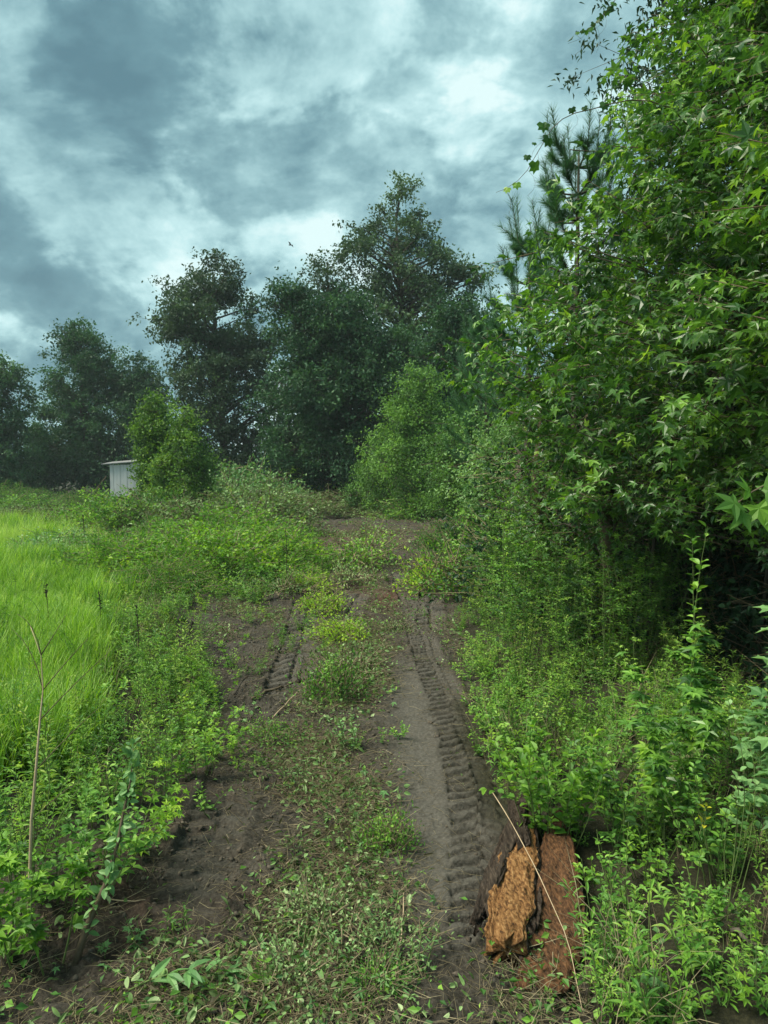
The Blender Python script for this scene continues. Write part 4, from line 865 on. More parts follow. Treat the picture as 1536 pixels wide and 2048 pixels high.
heap(b_wilt, 'grey-brown heap of cut stems left of the meadow end', 60, 1045, 1.3, flatten=.5)
heap(b_green, 'low green heap along the far edge of the meadow', 40, 1030, 1.6, flatten=.5)
heap(b_wilt, 'low pale heap between meadow end and brush row', 150, 1060, 1.2, flatten=.6)
heap(b_weed, 'weedy heap in the far left corner below the half-seen tree', 10, 1010, 1.6, flatten=.8)
heap(b_light, 'fresh green bush growing up at the far end, before the dark trees', 620, 1005, 2.2, flatten=1.3)
heap(b_weed, 'brownish weedy heap at the front of the brush row beside the meadow', 330, 1190, .8, flatten=.9)
heap(b_pale, 'grey wilted heap at the near end of the brush row on dark soil', 480, 1175, .75, flatten=.55)
heap(b_green, 'green heap at the foot of the pointed thicket', 860, 1035, 1.5, flatten=.9)
heap(b_wilt, 'pale leafy sprawl on the far soil below the thickets', 830, 1035, 1.5, flatten=.45)
heap(b_weed, 'weedy heap on the right bank under the pale-leaved bush', 960, 1100, 1.0)
heap(b_green, 'dark green tangle behind the tall weeds of the right bank', 1060, 1130, 1.2, flatten=1.2)
# fresh regrowth clumps on the lane
c_y = brush('x', .38, .32, .30, 90, M_YOUNG, .055, 12, .6, 1.0); c_g = brush('x', .42, .35, .30, 100, M_SHRUB, .05, 14, .2, .8); c_p = brush('x', .4, .35, .14, 70, M_WILT, .045, 12, .2, .9)
for q in (c_y, c_g, c_p): q['category'] = 'small plant'; q.name = 'low_plant'; q['group'] = 'leafy clumps on the lane'
GL = 'leafy clumps on the lane'
def clump(src, label, px, py, s_, fl=1.0): return heap(src, label, px, py, s_, flatten=fl, group=GL)
clump(c_g, 'green clump at the far right edge of the soil before the vine thicket', 905, 1085, 1.2)
clump(c_p, 'pale debris clump left of the far middle growth', 660, 1075, 2.0, .6)
clump(c_p, 'pale debris clump near the right edge, far up the lane', 870, 1125, 1.2, .6)
clump(c_y, 'yellow-green clump at the left edge of the red soil patch', 640, 1222, 1.0)
clump(c_y, 'yellow-green clump in the middle of the lane, above the leafy sprout', 680, 1285, .95)
clump(c_y, 'bright yellow clump at the right edge of the far soil', 858, 1180, 1.35, 1.3)
clump(c_y, 'small yellow-green clump on the lane just before the red soil', 615, 1185, 1.0)
clump(c_g, 'round green clump standing alone on the red soil', 718, 1130, 2.0, 1.0)
clump(c_g, 'green clump right behind the bright yellow clump', 915, 1185, 1.7, 1.2)
clump(c_g, 'tiny green sprout clump beside the smooth scraped lane', 770, 1690, .42, 1.6)
clump(c_g, 'green leafy clump in the debris strip, beside the left tyre print', 668, 1400, .7, 1.6)
clump(c_g, 'green clump low on the dark soil between the two wheel tracks', 545, 1480, .5)
clump(c_p, 'wilted leafy clump lying across the lane in front of the red soil', 700, 1165, 1.5)
clump(c_p, 'pale leaves scattered in a low clump by the right wheel print', 790, 1262, .7)
clump(c_p, 'pale low clump in the upper debris strip', 700, 1350, 1.0)
clump(c_p, 'pale low clump at the top end of the left tyre print', 560, 1195, 1.3)
clump(c_p, 'pale low clump in the lower debris strip', 640, 1850, .55)
clump(c_p, 'wilted clump of cut leaves at the bottom centre of the photo', 590, 1960, .6)
clump(c_p, 'wilted clump near the bottom, left of the orange wood', 790, 1900, .55)
clump(c_g, 'small green clump at the lower edge between leaves and wheel lane', 740, 1975, .4)

# ---- left side: weeds on the edge of the lane
LW = [soft_plant('leafy_weed', 'x', 'weed', OVAL, M_SHRUB, 9, .6, .42, 18, .075, branch=2), soft_plant('leafy_weed', 'x', 'weed', STAR, M_YOUNG, 6, .55, .35, 12, .07, branch=1), soft_plant('leafy_weed', 'x', 'weed', LANCE, M_WEED, 9, .95, .3, 34, .09), soft_plant('leafy_weed', 'x', 'weed', LANCE, M_YOUNG, 8, .8, .35, 30, .07, tl=.1, th=.5)]
def stand(protos, labels, group, spots, smin=.8, smax=1.2):
    for i, (x_, y_) in enumerate(spots):
        src = protos[i % len(protos)]; label = labels[i % len(protos)]; z = gz(x_, y_); s2 = rng.uniform(smin, smax); rz = rng.uniform(0, 6.28); tl_ = (rng.normal() * .08, rng.normal() * .08)
        if src.name in first: clone(src, label, (x_, y_, z), rz, s2, group, tl_)
        else:
            first.add(src.name); src.location = (x_, y_, z); src.rotation_euler = (tl_[0], tl_[1], rz); src.scale = (s2,) * 3; src['label'] = label; src['group'] = group
def spots_px(lst, jit=0.0):
    out = []
    for px, py in lst:
        p_ = G(px, py); out.append((p_.x + rng.normal() * jit, p_.y + rng.normal() * jit))
    return out
stand([*LW], ['broad-leaved weed on the left edge of the lane, below the meadow', 'star-leaved seedling on the left edge of the lane, below the meadow', 'tall narrow-leaved weed on the left edge of the lane, below the meadow', 'bushy bright narrow-leaved weed on the left edge of the lane'], 'leafy weeds along the left edge of the lane',
      spots_px([(230, 1330), (300, 1400), (370, 1400), (260, 1450), (340, 1480), (400, 1460), (200, 1500), (290, 1540), (370, 1560), (150, 1560), (240, 1600), (330, 1620), (180, 1650), (260, 1690), (100, 1620), (60, 1700), (120, 1750), (390, 1520), (320, 1330), (380, 1290), (200, 1400), (120, 1430), (60, 1530), (20, 1600), (330, 1240), (400, 1220), (410, 1330), (20, 1780), (90, 1850), (20, 1900), (30, 1480), (90, 1560), (150, 1480), (60, 1620), (180, 1580), (230, 1520), (280, 1280)], .1), .6, 1.05)
# upright thin weeds between grass blades
MW = [soft_plant('meadow_weed', 'x', 'weed', LANCE, M_WEED, 1, 1.0, .1, 60, .06, start=.3, lean=.2, sr=.005), soft_plant('meadow_weed', 'x', 'weed', DIAN, M_YOUNG, 2, .9, .2, 50, .05, start=.2, branch=3, tl=.1, th=.4)]
stand(MW, ['single-stemmed slender weed rising out of the meadow grass', 'branching fine weed rising out of the meadow grass'], 'slender weeds in the meadow', spots_px([(x_, y_) for x_, y_ in zip(rng.uniform(10, 330, 34), rng.uniform(1180, 1480, 34))], .1), .7, 1.2)
def stalk(label, px, py, h_, r_, head=.0, lean=(0, 0)):
    p_ = G(px, py); mb = MB(); cv = bez((0, 0, -.05), (lean[0], lean[1], h_), (.02, 0, 0), 7); tube(mb, cv, np.linspace(r_, r_ * .5, 7), 5)
    n = 30
    if head:
        t2 = rng.uniform(1 - head, 1, n); P_ = np.c_[np.interp(t2, np.linspace(0, 1, 7), cv[:, 0]), np.interp(t2, np.linspace(0, 1, 7), cv[:, 1]), np.interp(t2, np.linspace(0, 1, 7), cv[:, 2])]; segs(mb, P_, P_ + rdir(n, .8) * .035, .005, .003, 4)
    o = mb.build('dead_stalk', M_DEAD, loc=tuple(p_)); tag(o, label, 'dead stalk', 'dead stalks')
stalk('dark dead seed stalk standing in the bright meadow', 200, 1300, .75, .005, .3)
stalk('thick dark dead stalk at the lower edge of the meadow', 275, 1350, .85, .006, .35)
stalk('tall bare dark stalk in front of the bright leafy heap', 572, 1190, 1.3, .010, .0)
stalk('thin dead stalk near the dark seed stalk in the meadow', 95, 1290, .8, .006, .2)
stalk('short dead stalk at the far edge of the meadow', 168, 1120, 1.1, .012, .2)
stalk('leaning dead stalk low in the left weeds', 345, 1360, .7, .007, .2, (.25, 0))
# sweetgum saplings at the left edge
GS = 'sweetgum saplings at the left edge'
near_plant('sweetgum_sapling', 'sweetgum sapling with big bright star leaves crossing the pale stick', 'sapling', G(110, 1930), KS, M_YOUNG, 2, .72, .22, 13, .085, group=GS, lean=.3, sr=.006, shrink=.3, branch=4, tl=.1, th=.4, start=.25)
near_plant('sweetgum_sapling', 'sweetgum sapling cut by the left edge of the photo, low down', 'sapling', G(25, 1960), KS, M_YOUNG, 2, .62, .2, 14, .085, group=GS, lean=.3, sr=.006, shrink=.3, branch=4, tl=.2, th=.5)
near_plant('sweetgum_sapling', 'taller sweetgum sapling with bluish leaves at the left edge', 'sapling', G(40, 1760), KS, M_SHRUB, 2, .7, .2, 12, .085, group=GS, lean=.3, sr=.006, branch=3, start=.5)
near_plant('sweetgum_sapling', 'sweetgum sapling with one pale upper leaf, right of the pale stick', 'sapling', G(190, 1780), KS, M_SHRUB, 2, .55, .2, 9, .085, group=GS, lean=.4, sr=.005, branch=2, tl=.4, th=.9)
near_plant('sweetgum_sapling', 'small yellowish sweetgum sprout in the left weeds', 'sapling', G(330, 1560), KS, M_YOUNG, 3, .45, .25, 10, .065, group=GS, tl=.5, th=.9)
near_plant('sweetgum_sapling', 'yellow-green sweetgum sprout just above the small yellowish one', 'sapling', G(395, 1500), KS, M_YOUNG, 3, .4, .25, 10, .06, group=GS, tl=.4, th=.8)
p_ = G(55, 1860); mb = MB(); tp = [P3(a_, b_, p_.y + c_) for a_, b_, c_ in [(55, 1860, 0), (60, 1740, 0), (63, 1640, .03), (72, 1540, .0), (80, 1440, .05), (86, 1380, .1), (82, 1310, .12), (60, 1250, .15)]]
p_ = tp[0].copy(); tp = [np.array(q - p_) for q in tp]; tp[0][2] -= .06; tube(mb, tp, [.009, .0085, .008, .007, .005, .0035, .0025, .0015], 7)
pale = thing('bare_sapling', 'tall bare pale stick rising from the leaves at the left edge', 'bare sapling', tuple(p_)); mb.build('stem', M_PALE, pale)
tw = MB()
for i, e in [(4, (.35, .1, .35)), (5, (-.2, .1, .3)), (5, (.25, 0, .28)), (3, (.3, .1, .3)), (6, (-.12, 0, .22)), (2, (.3, -.1, .25)), (6, (.1, .1, .2))]: tube(tw, bez(tp[i], tp[i] + np.array(e), (.02, 0, .03), 5), np.linspace(.003, .001, 5), 4)
tw.build('twig', M_TWIG, pale)
# leafy leaning stem
p_ = G(150, 1930); tp = [P3(a_, b_, p_.y + c_) for a_, b_, c_ in [(150, 1930, 0), (175, 1850, .05), (215, 1760, .12), (235, 1690, .15), (248, 1620, .2), (262, 1560, .25), (266, 1490, .3)]]
p_ = tp[0].copy(); tp = np.array([np.array(q - p_) for q in tp]); ls = thing('leaning_sapling', 'leaning sapling with a thick grey foot and small whorled leaves, left of the dark soil', 'sapling', tuple(p_))
mb = MB(); tube(mb, tp, [.020, .017, .013, .010, .007, .005, .003], 7); mb.build('stem', M_TWIG, ls)
n = 150; t2 = rng.uniform(.8, 6, n) ** 1.0; t2 = np.clip(t2, 0, 5.99); i0 = t2.astype(int); pos = tp[i0] + (tp[i0 + 1] - tp[i0]) * (t2 - i0)[:, None]; yd = nrm(rdir(n, .3)); pos = pos + yd * .015
place_leaf_objs(ls, leaf_mesh('ov_leaning', OVAL, M_MINT, (.3, .5, .7)), pos, yd, nrm(rng.normal(size=(n, 3)) * .5 + [0, -.3, 1]), rng.uniform(.03, .065, n))
# lance-leaved branch lying at the bottom left
p_ = G(300, 1990); br = thing('cut_branch', 'cut branch with long narrow leaves lying at the bottom left', 'branch', (p_.x, p_.y, p_.z + .03)); mb = MB(); cv = bez((-.1, 0, 0), (.34, .06, .03), (0, 0, .05), 6); tube(mb, cv, np.linspace(.005, .002, 6), 5); mb.build('stem', M_GSTEM, br)
q = rng.integers(0, 6, 17); place_leaf_objs(br, leaf_mesh('lance_branch', LANCE, M_MINT, (.2, .5)), cv[q], np.c_[rng.uniform(.2, 1, 17), rng.normal(size=17) * .7, rng.uniform(0, .5, 17)], nrm(rng.normal(size=(17, 3)) * .3 + [0, 0, 1]), rng.uniform(.09, .15, 17))
near_plant('low_sprout', 'narrow-leaved sprout on the dark soil left of centre', 'sprout', G(350, 1860), KL, M_SHRUB, 5, .16, .12, 7, .065, group='sprouts on the soil', tl=.3, th=.8)
near_plant('low_sprout', 'three-leaved sprout on the soil above the cut branch', 'sprout', G(210, 1905), KM, M_MINT, 1, .12, .06, 4, .06, group='sprouts on the soil')
near_plant('low_sprout', 'pale lobed sprout between the three-leaved one and the bottom centre', 'sprout', G(275, 1900), KM, M_MINT, 3, .15, .14, 4, .055, group='sprouts on the soil')
near_plant('low_sprout', 'round-leaved sprout at the bottom, left of centre', 'sprout', G(530, 1990), KR, M_YOUNG, 3, .14, .14, 4, .06, group='sprouts on the soil')
near_plant('low_sprout', 'broad-leaved sprout in the debris at the bottom centre', 'sprout', G(560, 1930), KO, M_MINT, 7, .2, .22, 8, .055, group='sprouts on the soil')
near_plant('low_sprout', 'narrow-leaved fallen shoot in the debris strip, lower middle', 'sprout', G(700, 1900), KL, M_MINT, 8, .16, .3, 12, .055, group='sprouts on the soil', lean=.8)
near_plant('low_sprout', 'narrow-leaved fallen shoot close to the bottom edge, right of centre', 'sprout', G(830, 1960), KL, M_MINT, 9, .14, .32, 12, .05, group='sprouts on the soil', lean=.8)
near_plant('low_sprout', 'leafy sprout at the lower left edge of the wheel lane', 'sprout', G(768, 1700), KO, M_SHRUB, 5, .22, .1, 12, .04, group='sprouts on the soil', tl=.4, th=.8)
near_plant('low_sprout', 'feathery sprout standing in the middle debris strip', 'sprout', G(700, 1500), KO, M_MINT, 7, .35, .22, 12, .055, group='sprouts on the soil')
near_plant('low_sprout', 'lobed sprout on the debris right of the left wheel track', 'sprout', G(500, 1450), KM, M_MINT, 3, .22, .18, 5, .06, group='sprouts on the soil')
near_plant('low_sprout', 'leafy sprout low on the left soil bank under the yellowish sweetgum', 'sprout', G(420, 1620), KO, M_SHRUB, 6, .2, .25, 8, .055, group='sprouts on the soil', tl=.5, th=.9)
near_plant('low_sprout', 'pale sprout in the debris between the wheel tracks, halfway up', 'sprout', G(590, 1560), KL, M_MINT, 6, .18, .2, 9, .05, group='sprouts on the soil')
near_plant('low_sprout', 'single leafy stem standing above the yellow-green clump', 'sprout', G(672, 1420), KO, M_SHRUB, 2, .7, .12, 26, .05, group='sprouts on the soil', branch=2)

# ---- right side
TW = [soft_plant('tall_weed', 'x', 'weed', OVAL, M_SHRUB, 9, 2.0, .5, 46, .07, branch=6, start=.15, sr=.008, tl=.1, th=.6), soft_plant('tall_weed', 'x', 'weed', LANCE, M_WEED, 7, 1.6, .4, 60, .07, branch=2, sr=.006), soft_plant('tall_weed', 'x', 'weed', DIA, M_SHRUB, 9, 2.0, .5, 80, .06, branch=5, sr=.007, tl=.0, th=.5), soft_plant('tall_weed', 'x', 'weed', LANCE, M_YOUNG, 6, 1.4, .35, 50, .06, branch=1, tl=.1, th=.5)]
x0 = [(1.55, 8.2), (1.8, 8.8), (2.1, 8.4), (2.3, 9.3), (1.75, 9.8), (2.7, 8.9), (2.0, 10.5), (2.5, 10.3), (1.7, 11.2), (3.0, 10.0), (2.2, 11.8), (1.95, 12.8), (2.6, 12.2), (1.45, 9.2), (2.9, 11.4), (1.5, 7.6), (2.4, 7.7), (1.95, 7.7), (3.3, 9.2), (2.15, 14), (2.8, 13.6), (2.4, 15.2), (3.2, 14.9), (3.4, 12.6), (2.9, 8.2), (3.4, 10.9), (2.2, 8.9), (2.5, 8.4), (2.0, 9.3), (2.75, 9.6), (3.1, 8.7), (3.5, 8.3), (3.7, 9.4)]
stand(TW, ['tall branching oval-leaved shrub between the lane and the dark hollow', 'tall straight weed with narrow leaves between lane and dark hollow', 'tall bushy small-leaved shrub between the lane and the dark hollow', 'tall bright yellow-green weed between the lane and the dark hollow'], 'tall weeds on the right bank', x0, .75, 1.1)
MW2 = [soft_plant('bank_weed', 'x', 'weed', LANCE, M_WEED, 10, .85, .4, 34, .065, branch=2, tl=.3, th=.9), soft_plant('bank_weed', 'x', 'weed', OVAL, M_SHRUB, 9, .7, .4, 20, .055, branch=2), soft_plant('bank_weed', 'x', 'weed', STAR, M_SHRUB, 5, .6, .35, 9, .06, branch=1, tl=.4, th=.9)]
stand(MW2, ['waist-high narrow-leaved weed on the slope above the right wheel track', 'waist-high broad-leaved weed on the slope above the right wheel track', 'knee-high star-leaved seedling on the slope above the right wheel track'], 'mixed weeds on the right bank',
      [(1.25, 6.6), (1.5, 6.9), (1.2, 7.3), (1.35, 8.0), (1.2, 8.7), (1.35, 9.6), (1.5, 10.4), (1.55, 11.6), (1.7, 13), (1.8, 6.6), (2.1, 7.0), (2.5, 6.9), (1.05, 6.2), (1.15, 5.9), (2.9, 7.2), (1.6, 12.3), (1.85, 14.5), (1.9, 15.6), (3.2, 7.6), (2.7, 6.3)], .7, 1.15)
GRS = 'shrubs on the right bank'
near_plant('leafy_shrub', 'bright light-green rounded shrub leaning over the rotten wood', 'shrub', G(1110, 1690), KO, M_YOUNG, 20, .82, .5, 19, .085, group=GRS, branch=1, tl=.05, th=.4, up=.7, shrink=.25, lean=.5)
near_plant('leafy_shrub', 'dark green shrub right beside the bright rounded one', 'shrub', G(1260, 1700), KO, M_SHRUB, 14, .75, .45, 15, .085, group=GRS, branch=1, tl=.1, th=.5)
near_plant('leafy_shrub', 'shrub with pale round leaves at the right edge, under the lobed leaves', 'shrub', P3(1490, 935, 3.9) * 1 + Vector((0, 0, gz(1.9, 3.9) - EYE)), KR, M_MINT, 5, 1.15, .35, 16, .08, group=GRS, tl=.2, th=.6, start=.5)
near_plant('leafy_shrub', 'upright shrub with glossy oval leaves rising against the dark hollow', 'shrub', Vector((2.22, 5.2, gz(2.22, 5.2))), KO, M_SHRUB, 2, 1.82, .12, 34, .095, group=GRS, tl=.3, th=.8, lean=.1, start=.35, shrink=.3)
near_plant('sweetgum_sapling', 'sweetgum sapling with drooping pale stars in front of the dark hollow', 'sapling', Vector((1.98, 4.9, gz(1.98, 4.9))), KS, M_SHRUB, 4, 1.55, .4, 20, .105, group='sweetgum saplings on the right', tl=.2, th=.7, branch=4, start=.4, shrink=.2, up=.1)
near_plant('sweetgum_sapling', 'sweetgum sapling with reddish-tinged leaves just below the drooping one', 'sapling', Vector((1.85, 4.5, gz(1.85, 4.5))), KS, M_GUM, 4, 1.15, .35, 18, .10, group='sweetgum saplings on the right', tl=.2, th=.7, branch=3, start=.4, shrink=.2, up=.1)
near_plant('lobed_shrub', 'shrub with large insect-eaten lobed leaves at the right edge', 'shrub', Vector((2.12, 3.9, gz(2.12, 3.9))), KM, M_MINT, 4, 1.75, .3, 16, .13, group=GRS, tl=.1, th=.6, branch=3, start=.35, up=.1, shrink=.15)
near_plant('leafy_shrub', 'low shrub with pale oval leaves beside the rotten wood', 'shrub', G(1250, 1830), KO, M_SHRUB, 9, .42, .3, 11, .065, group=GRS, tl=.3, th=.8, branch=1)
near_plant('leafy_shrub', 'low yellow-green shrub right of the rotten wood', 'shrub', G(1300, 1760), KO, M_YOUNG, 8, .42, .3, 12, .06, group=GRS, tl=.1, th=.6, branch=1)
near_plant('leafy_shrub', 'sprawling shrub with hanging compound sprays, low on the right', 'shrub', G(1400, 1850), KO, M_SHRUB, 12, .38, .4, 16, .05, group=GRS, tl=.3, th=.8, branch=2)
near_plant('leafy_shrub', 'small-leaved shrub in the lower right corner', 'shrub', G(1470, 1960), KO, M_SHRUB, 10, .3, .35, 14, .05, group=GRS, tl=.2, th=.7, branch=1)
near_plant('leafy_shrub', 'bluish shrub with broad leaves at the bottom, right of the wood', 'shrub', G(1290, 2010), KR, M_MINT, 6, .25, .3, 7, .065, group=GRS)
near_plant('leafy_shrub', 'mid-green shrub halfway up the right edge below the round leaves', 'shrub', Vector((1.95, 4.2, gz(1.95, 4.2))), KO, M_SHRUB, 12, .75, .45, 16, .075, group=GRS, tl=.2, th=.7, branch=1)
near_plant('leafy_shrub', 'shrub with narrow leaves between the saplings and the bright rounded shrub', 'shrub', Vector((1.6, 5.4, gz(1.6, 5.4))), KO, M_SHRUB, 12, .6, .45, 16, .07, group=GRS, tl=.1, th=.6, branch=1)
near_plant('leafy_shrub', 'dark shrub at the foot of the sweetgum saplings', 'shrub', Vector((1.7, 4.7, gz(1.7, 4.7))), KO, M_GUM, 12, .6, .4, 15, .075, group=GRS, tl=.2, th=.8, branch=1)
near_plant('leafy_shrub', 'yellow-tipped weed shrub on the slope above the bright rounded one', 'shrub', G(1010, 1530), KO, M_YOUNG, 8, .42, .3, 14, .055, group=GRS, tl=.5, th=1.0, branch=1)
near_plant('fern', 'feathery fern-like weed at the bottom right of the wood', 'fern', G(1215, 1985), KL, M_SHRUB, 7, .16, .28, 22, .035, tl=.2, th=.6, lean=.9)
near_plant('yellow_sprout', 'sprig with bright yellow leaves among the green on the right', 'sprig', Vector((1.75, 4.0, gz(1.75, 4.0) + .45)), KO, M_YEL, 2, .16, .14, 5, .06, tl=.1, th=.6)
near_plant('low_sprout', 'bright rosette of pale leaves right of the leaning shoot over the wood', 'sprout', Vector((G(1180, 1790).x, G(1180, 1790).y, G(1180, 1790).z + .12)), KO, M_YOUNG, 4, .16, .14, 8, .065, group='sprouts on the soil', tl=.3, th=.8)
# branch tip reaching in at the right edge
bt = thing('branch_tip', 'large-leaved sweetgum branch tip reaching in at the right edge', 'branch', tuple(P3(1640, 960, 2.9)))
cv = bez((0, 0, 0), P3(1470, 1010, 2.85) - P3(1640, 960, 2.9), (0, 0, .05), 6); mb = MB(); tube(mb, cv, np.linspace(.006, .002, 6), 5); mb.build('stem', M_TWIG, bt)
lp_ = [(1475, 1005, -1, -.3, .12), (1500, 985, -.6, .6, .11), (1515, 1010, .2, -1, .13), (1490, 1025, -.7, -.9, .11), (1530, 985, .6, .6, .12), (1545, 1010, .3, -.8, .12)]
place_leaf_objs(bt, leaf_mesh('star_tip', STARF, M_YOUNG, (.1, .3, .5)), np.array([P3(a_, b_, 2.85) - P3(1640, 960, 2.9) for a_, b_, *_ in lp_]), np.array([(c_, -.3, d_ * .7) for *_, c_, d_, e_ in lp_]), np.array([(rng.normal() * .3, -.7, .7) for _ in lp_]), [l[4] * .8 for l in lp_])

# ---- rotten wood
M_ROT = noise_mat('rotten_wood', [(.018, .008, .004), (.10, .046, .017), (.24, .118, .042), (.37, .21, .085), (.50, .34, .17)], 42, .95, 1.0, (1.5, .50, 1.5), 10, .03)
M_ROT2 = noise_mat('red_rotten_wood', [(.014, .008, .005), (.070, .036, .018), (.155, .075, .034), (.27, .15, .075)], 44, .95, 1.0, (1.4, .5, 1.4), 8, .03)
M_RBARK = noise_mat('rotten_bark', [(.012, .009, .007), (.045, .033, .024), (.11, .085, .062)], 24, .95, 1.0, (2.2, .35, 2.2), 8, .02)
def slab(name, label, corners, hw, thick, lift, mats, split=.5, sd_=0, rough=.022):
    """corners: spine points (px, py) from far to near; a half-round chunk of wood following them"""
    S = [G(*c_) for c_ in corners]; base = S[-1].copy(); nS, nc = 170, 48; ts = np.linspace(0, 1, nS); A = np.array([np.array(q - base) for q in S]); tt = np.linspace(0, 1, len(S))
    sp = np.c_[[np.interp(ts, tt, A[:, i]) for i in range(3)]].T; W = np.interp(ts, np.linspace(0, 1, len(hw)), hw) * (1 + .16 * fbm(ts * 6 + sd_, ts, 1, 3, sd_)); LF = np.interp(ts, np.linspace(0, 1, len(lift)), lift)
    d = nrm(np.gradient(sp, axis=0)); sd2 = nrm(np.cross(d, [0, 0, 1.])); V, mi = [], []
    for i in range(nS):
        for j in range(nc):
            a_ = j / nc * 2 * math.pi; cx_, cz_ = math.cos(a_), math.sin(a_); cx_ = math.copysign(abs(cx_) ** .6, cx_); cz_ = math.copysign(abs(cz_) ** (.28 if cz_ > 0 else .8), cz_)
            V.append(sp[i] + sd2[i] * cx_ * W[i] + np.array([0, 0, LF[i] + cz_ * thick]))
    V = np.array(V); ang = np.tile(np.arange(nc), nS) * 20.0 / nc; al = np.repeat(ts, nc)
    wr = np.abs(ang - 10); n_ = .9 * fbm(wr * .7 + sd_, al * 5, 1.0, 2, sd_) + .8 * fbm(wr * 1.9, al * 9 + sd_, 1, 3, sd_ + 5) - .9 * np.clip(fbm(wr * 2.4, al * 16, 1, 2, sd_ + 9) - .25, 0, 1) + .35 * fbm(wr * 5, al * 50, 1, 2, sd_ + 12); cen = np.repeat(sp, nc, 0) + np.c_[np.zeros(len(V)), np.zeros(len(V)), np.repeat(LF, nc)]
    V = V + nrm(V - cen) * (n_ * rough * .62)[:, None]; V[:, 2] -= .018 * np.clip(fbm(wr * 1.6 + sd_, al * 2.2, 1, 3, sd_ + 30) - .1, 0, .8)
    ej = .07 * fbm(ang * .8, ang * .3, 1, 3, sd_ + 2); V += np.repeat(d, nc, 0) * (ej * (sstep(.75, 1, al) - (1 - sstep(0, .25, al))))[:, None]
    F = []
    for i in range(nS - 1):
        for j in range(nc):
            k_ = (j + 1) % nc; F += [(i * nc + j, (i + 1) * nc + j, (i + 1) * nc + k_), (i * nc + j, (i + 1) * nc + k_, i * nc + k_)]
    V = np.vstack([V, sp[0] + [0, 0, LF[0]], sp[-1] + [0, 0, LF[-1] - .01]]); c0, c1 = len(V) - 2, len(V) - 1
    for j in range(nc): k_ = (j + 1) % nc; F += [(c0, j, k_), (c1, (nS - 1) * nc + k_, (nS - 1) * nc + j)]
    mb = MB(); mb.add(V, F, .5, 0, True); jj = np.r_[np.repeat(np.tile(np.arange(nc), nS - 1), 2), np.full(2 * nc, 5)]; mb.M[0] = np.where((jj > nc * .06) & (jj < nc * .42), 0, 1); mats = [mats, M_RBARK]; n = 0 if thick < .02 else 240; vi = rng.integers(0, nS * nc, n); q = V[vi]; dd = np.repeat(d, nc, 0)[vi] * rng.choice([-1, 1], (n, 1)) + rng.normal(size=(n, 3)) * .35
    if n: segs(mb, q, q + nrm(dd) * rng.uniform(.01, .05, (n, 1)) + [0, 0, .004], .0022, .0008, 3, 0, rng.random(n))
    o = mb.build(name, mats, loc=tuple(base)); tag(o, label, 'rotten wood', 'pieces of a rotten log')
    bm_ = o.data
    return o
slab('rotten_log_piece', 'bright orange crumbling piece of rotten log, the nearer of the two orange ones', [(1048, 1695), (1028, 1800), (1010, 1925)], [.06, .105, .125, .12, .135, .13, .10], .07, [.10, .10, .09, .07], M_ROT, sd_=3, rough=.020)
slab('rotten_log_piece', 'long reddish rotten piece lying right of the bright orange one', [(1112, 1660), (1120, 1780), (1110, 1880), (1088, 1990)], [.06, .10, .13, .155, .15, .11], .065, [.06, .06, .03, -.02], M_ROT2, sd_=11, rough=.018)
slab('rotten_bark_piece', 'dark bark slab leaning left of the orange wood, beside the wheel track', [(1050, 1650), (1000, 1760), (952, 1880)], [.03, .055, .06, .045, .02], .03, [.14, .12, .07], M_RBARK, sd_=21, rough=.014)
slab('rotten_bark_piece', 'dark split slab wedged between the orange and the reddish wood', [(1062, 1660), (1070, 1780), (1068, 1900)], [.03, .04, .04, .03], .04, [.10, .08, .05], M_RBARK, sd_=31, rough=.018)
slab('rotten_bark_piece', 'short dark slab at the upper end of the orange wood', [(1030, 1650), (1048, 1740)], [.04, .05, .04], .05, [.17, .14], M_RBARK, sd_=41, rough=.014)
slab('rotten_bark_piece', 'thin dark strip of bark lying below the end of the orange wood', [(1070, 1925), (1000, 1922)], [.012, .014, .012], .01, [.02, .02], M_RBARK, sd_=51, rough=.004)

# ---- sticks lying on the soil
def stick(label, pts, r0, mat, lift=.012, leaf=None):
    P_ = [G(a_, b_) + Vector((0, 0, lift + (c_[0] if c_ else 0))) for a_, b_, *c_ in pts]; base = P_[0].copy(); A = np.array([np.array(q - base) for q in P_])
    tt = np.linspace(0, 1, len(A)); ts = np.linspace(0, 1, 3 * len(A)); A = np.c_[[np.interp(ts, tt, A[:, i]) for i in range(3)]].T + rng.normal(size=(3 * len(A), 3)) * r0 * .5
    mb = MB(); tube(mb, A, np.linspace(r0, r0 * .45, len(A)), 6); o = mb.build('stick', mat, loc=tuple(base)); tag(o, label, 'stick', 'sticks on the ground'); return o
stick('long pale shoot lying slantwise over the rotten wood', [(985, 1620, .12), (1030, 1740, .24), (1080, 1850, .24), (1135, 1960, .18), (1165, 2040, .03)], .0036, M_STRAWB if 'M_STRAWB' in globals() else M_PALE)
stick('straight pale stick on the soil in the lower middle', [(535, 1865), (580, 1790)], .006, M_PALE)
stick('second pale stick further up in line with the lower middle one', [(570, 1740), (610, 1690)], .006, M_PALE)
stick('reddish curved stick running right from the leaning sapling', [(255, 1720), (300, 1690), (340, 1668), (378, 1655)], .006, M_TWIG, .03)
stick('bent dry twig with a corner on the dark left soil', [(215, 1805), (270, 1815), (315, 1795)], .004, M_PALE, .02)
stick('thick twisted stick across the foot of the left tyre print', [(505, 1405), (550, 1380), (580, 1368), (600, 1350)], .016, M_TWIG, .03)
stick('short dark stub standing at the end of the twisted stick', [(598, 1362), (600, 1358, .12)], .03, M_DEAD)
stick('long thin stick reaching up from the debris beside the left track', [(545, 1440), (590, 1395), (625, 1360)], .007, M_PALE, .04)
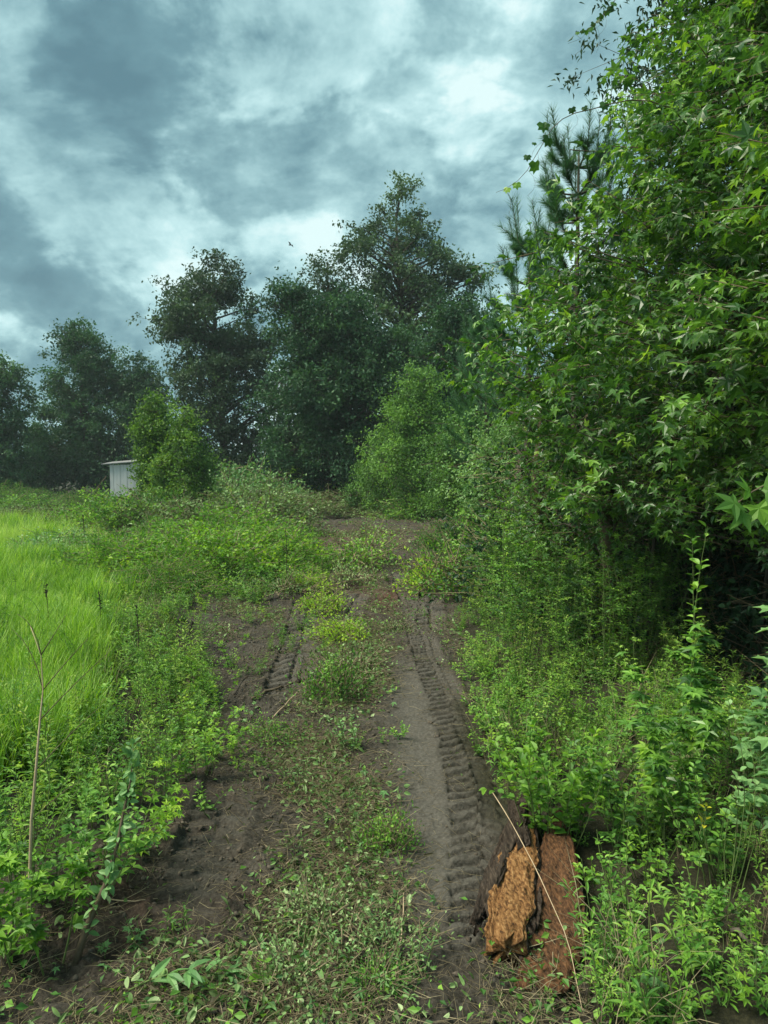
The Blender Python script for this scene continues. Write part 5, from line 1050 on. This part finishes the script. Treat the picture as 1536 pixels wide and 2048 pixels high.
stick('pale stick lying in the middle debris near the smooth lane', [(715, 1560), (740, 1590), (790, 1640)], .006, M_TWIG, .02)
stick('upright-looking pale stalk low in the lower middle, near the bottom', [(790, 1960), (803, 1880), (808, 1800)], .006, M_PALE, .03)
stick('thin stick crossing the dark soil right of the straight pale stick', [(650, 1758), (690, 1748), (725, 1738)], .005, M_PALE, .02)
stick('curved root lying at the bottom centre of the lane', [(440, 2035), (480, 2025), (520, 2000)], .010, M_TWIG, .0)
stick('grey flat branch piece at the lower right edge', [(1465, 1900, .05), (1490, 1920, .06), (1515, 1930, .06)], .014, M_BARK, .05)
stick('fallen dark branch far on the left beyond the meadow', [(60, 1052, .2), (100, 1048, .25), (130, 1050, .2)], .06, M_TWIG, .1)
stick('pale branch across the mid debris, above the broken shoot', [(650, 1450), (700, 1420), (740, 1395)], .006, M_TWIG, .03)
stick('dark root loop on the soil by the thick twisted stick', [(470, 1400), (490, 1372, .06), (515, 1375, .08), (522, 1398)], .010, M_DEAD, .02)

# ---- bird
def bird(label, px, py, Yd, sp):
    mb = MB(); s_ = sp / 2
    for sg in (-1, 1):
        V = [(0, .12 * s_, 0), (sg * .45 * s_, .16 * s_, .22 * s_), (sg * s_, -.02 * s_, .08 * s_), (sg * .45 * s_, -.16 * s_, .2 * s_), (0, -.14 * s_, 0), (0, 0, -.05 * s_)]
        mb.add(V, [(0, 1, 4), (1, 3, 4), (1, 2, 3), (5, 0, 1), (5, 1, 4)] , .5)
    tube(mb, [(0, .42 * s_, .02), (0, .22 * s_, .0), (0, -.1 * s_, 0), (0, -.45 * s_, 0)], [.02 * s_, .09 * s_, .08 * s_, .03 * s_], 6)
    o = mb.build('bird', M_DEAD, loc=tuple(P3(px, py, Yd))); o.rotation_euler = (.1, .25, 1.2); tag(o, label, 'bird'); return o
bird('dark bird gliding in the sky left of the thin-topped tree', 581, 490, 70, 1.1)

# ---- bushes added under the sweetgums; the hollow's shade is put into their leaf colour
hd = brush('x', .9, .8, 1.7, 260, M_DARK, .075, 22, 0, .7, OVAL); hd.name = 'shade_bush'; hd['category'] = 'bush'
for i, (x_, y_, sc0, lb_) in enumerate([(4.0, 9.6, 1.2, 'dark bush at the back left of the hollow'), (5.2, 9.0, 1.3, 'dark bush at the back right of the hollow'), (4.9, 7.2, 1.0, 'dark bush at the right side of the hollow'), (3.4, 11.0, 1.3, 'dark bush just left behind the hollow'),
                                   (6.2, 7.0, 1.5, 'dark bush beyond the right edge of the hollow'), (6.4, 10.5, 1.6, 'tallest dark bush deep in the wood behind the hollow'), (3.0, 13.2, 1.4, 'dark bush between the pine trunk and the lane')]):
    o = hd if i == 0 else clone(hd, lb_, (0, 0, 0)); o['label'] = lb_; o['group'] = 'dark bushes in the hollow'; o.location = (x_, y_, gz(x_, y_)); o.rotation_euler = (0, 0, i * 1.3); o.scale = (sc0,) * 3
# ---- haze: damp air that lifts the far trees
if HAZE > 0:
    hb = box(MB(), (-160, -60, -2.5), (160, 160, 40)).build('haze', [], kind='stuff')
    hm = bpy.data.materials.new('haze'); hm.use_nodes = True; t = hm.node_tree; t.nodes.clear()
    v = N(t, 'ShaderNodeVolumePrincipled', inp={'Color': (.80, .95, .98, 1), 'Density': HAZE, 'Anisotropy': 0.0}); o = N(t, 'ShaderNodeOutputMaterial'); t.links.new(v.outputs[0], o.inputs['Volume'])
    hb.data.materials.append(hm); tag(hb, 'thin damp haze in the air over the clearing', 'haze')
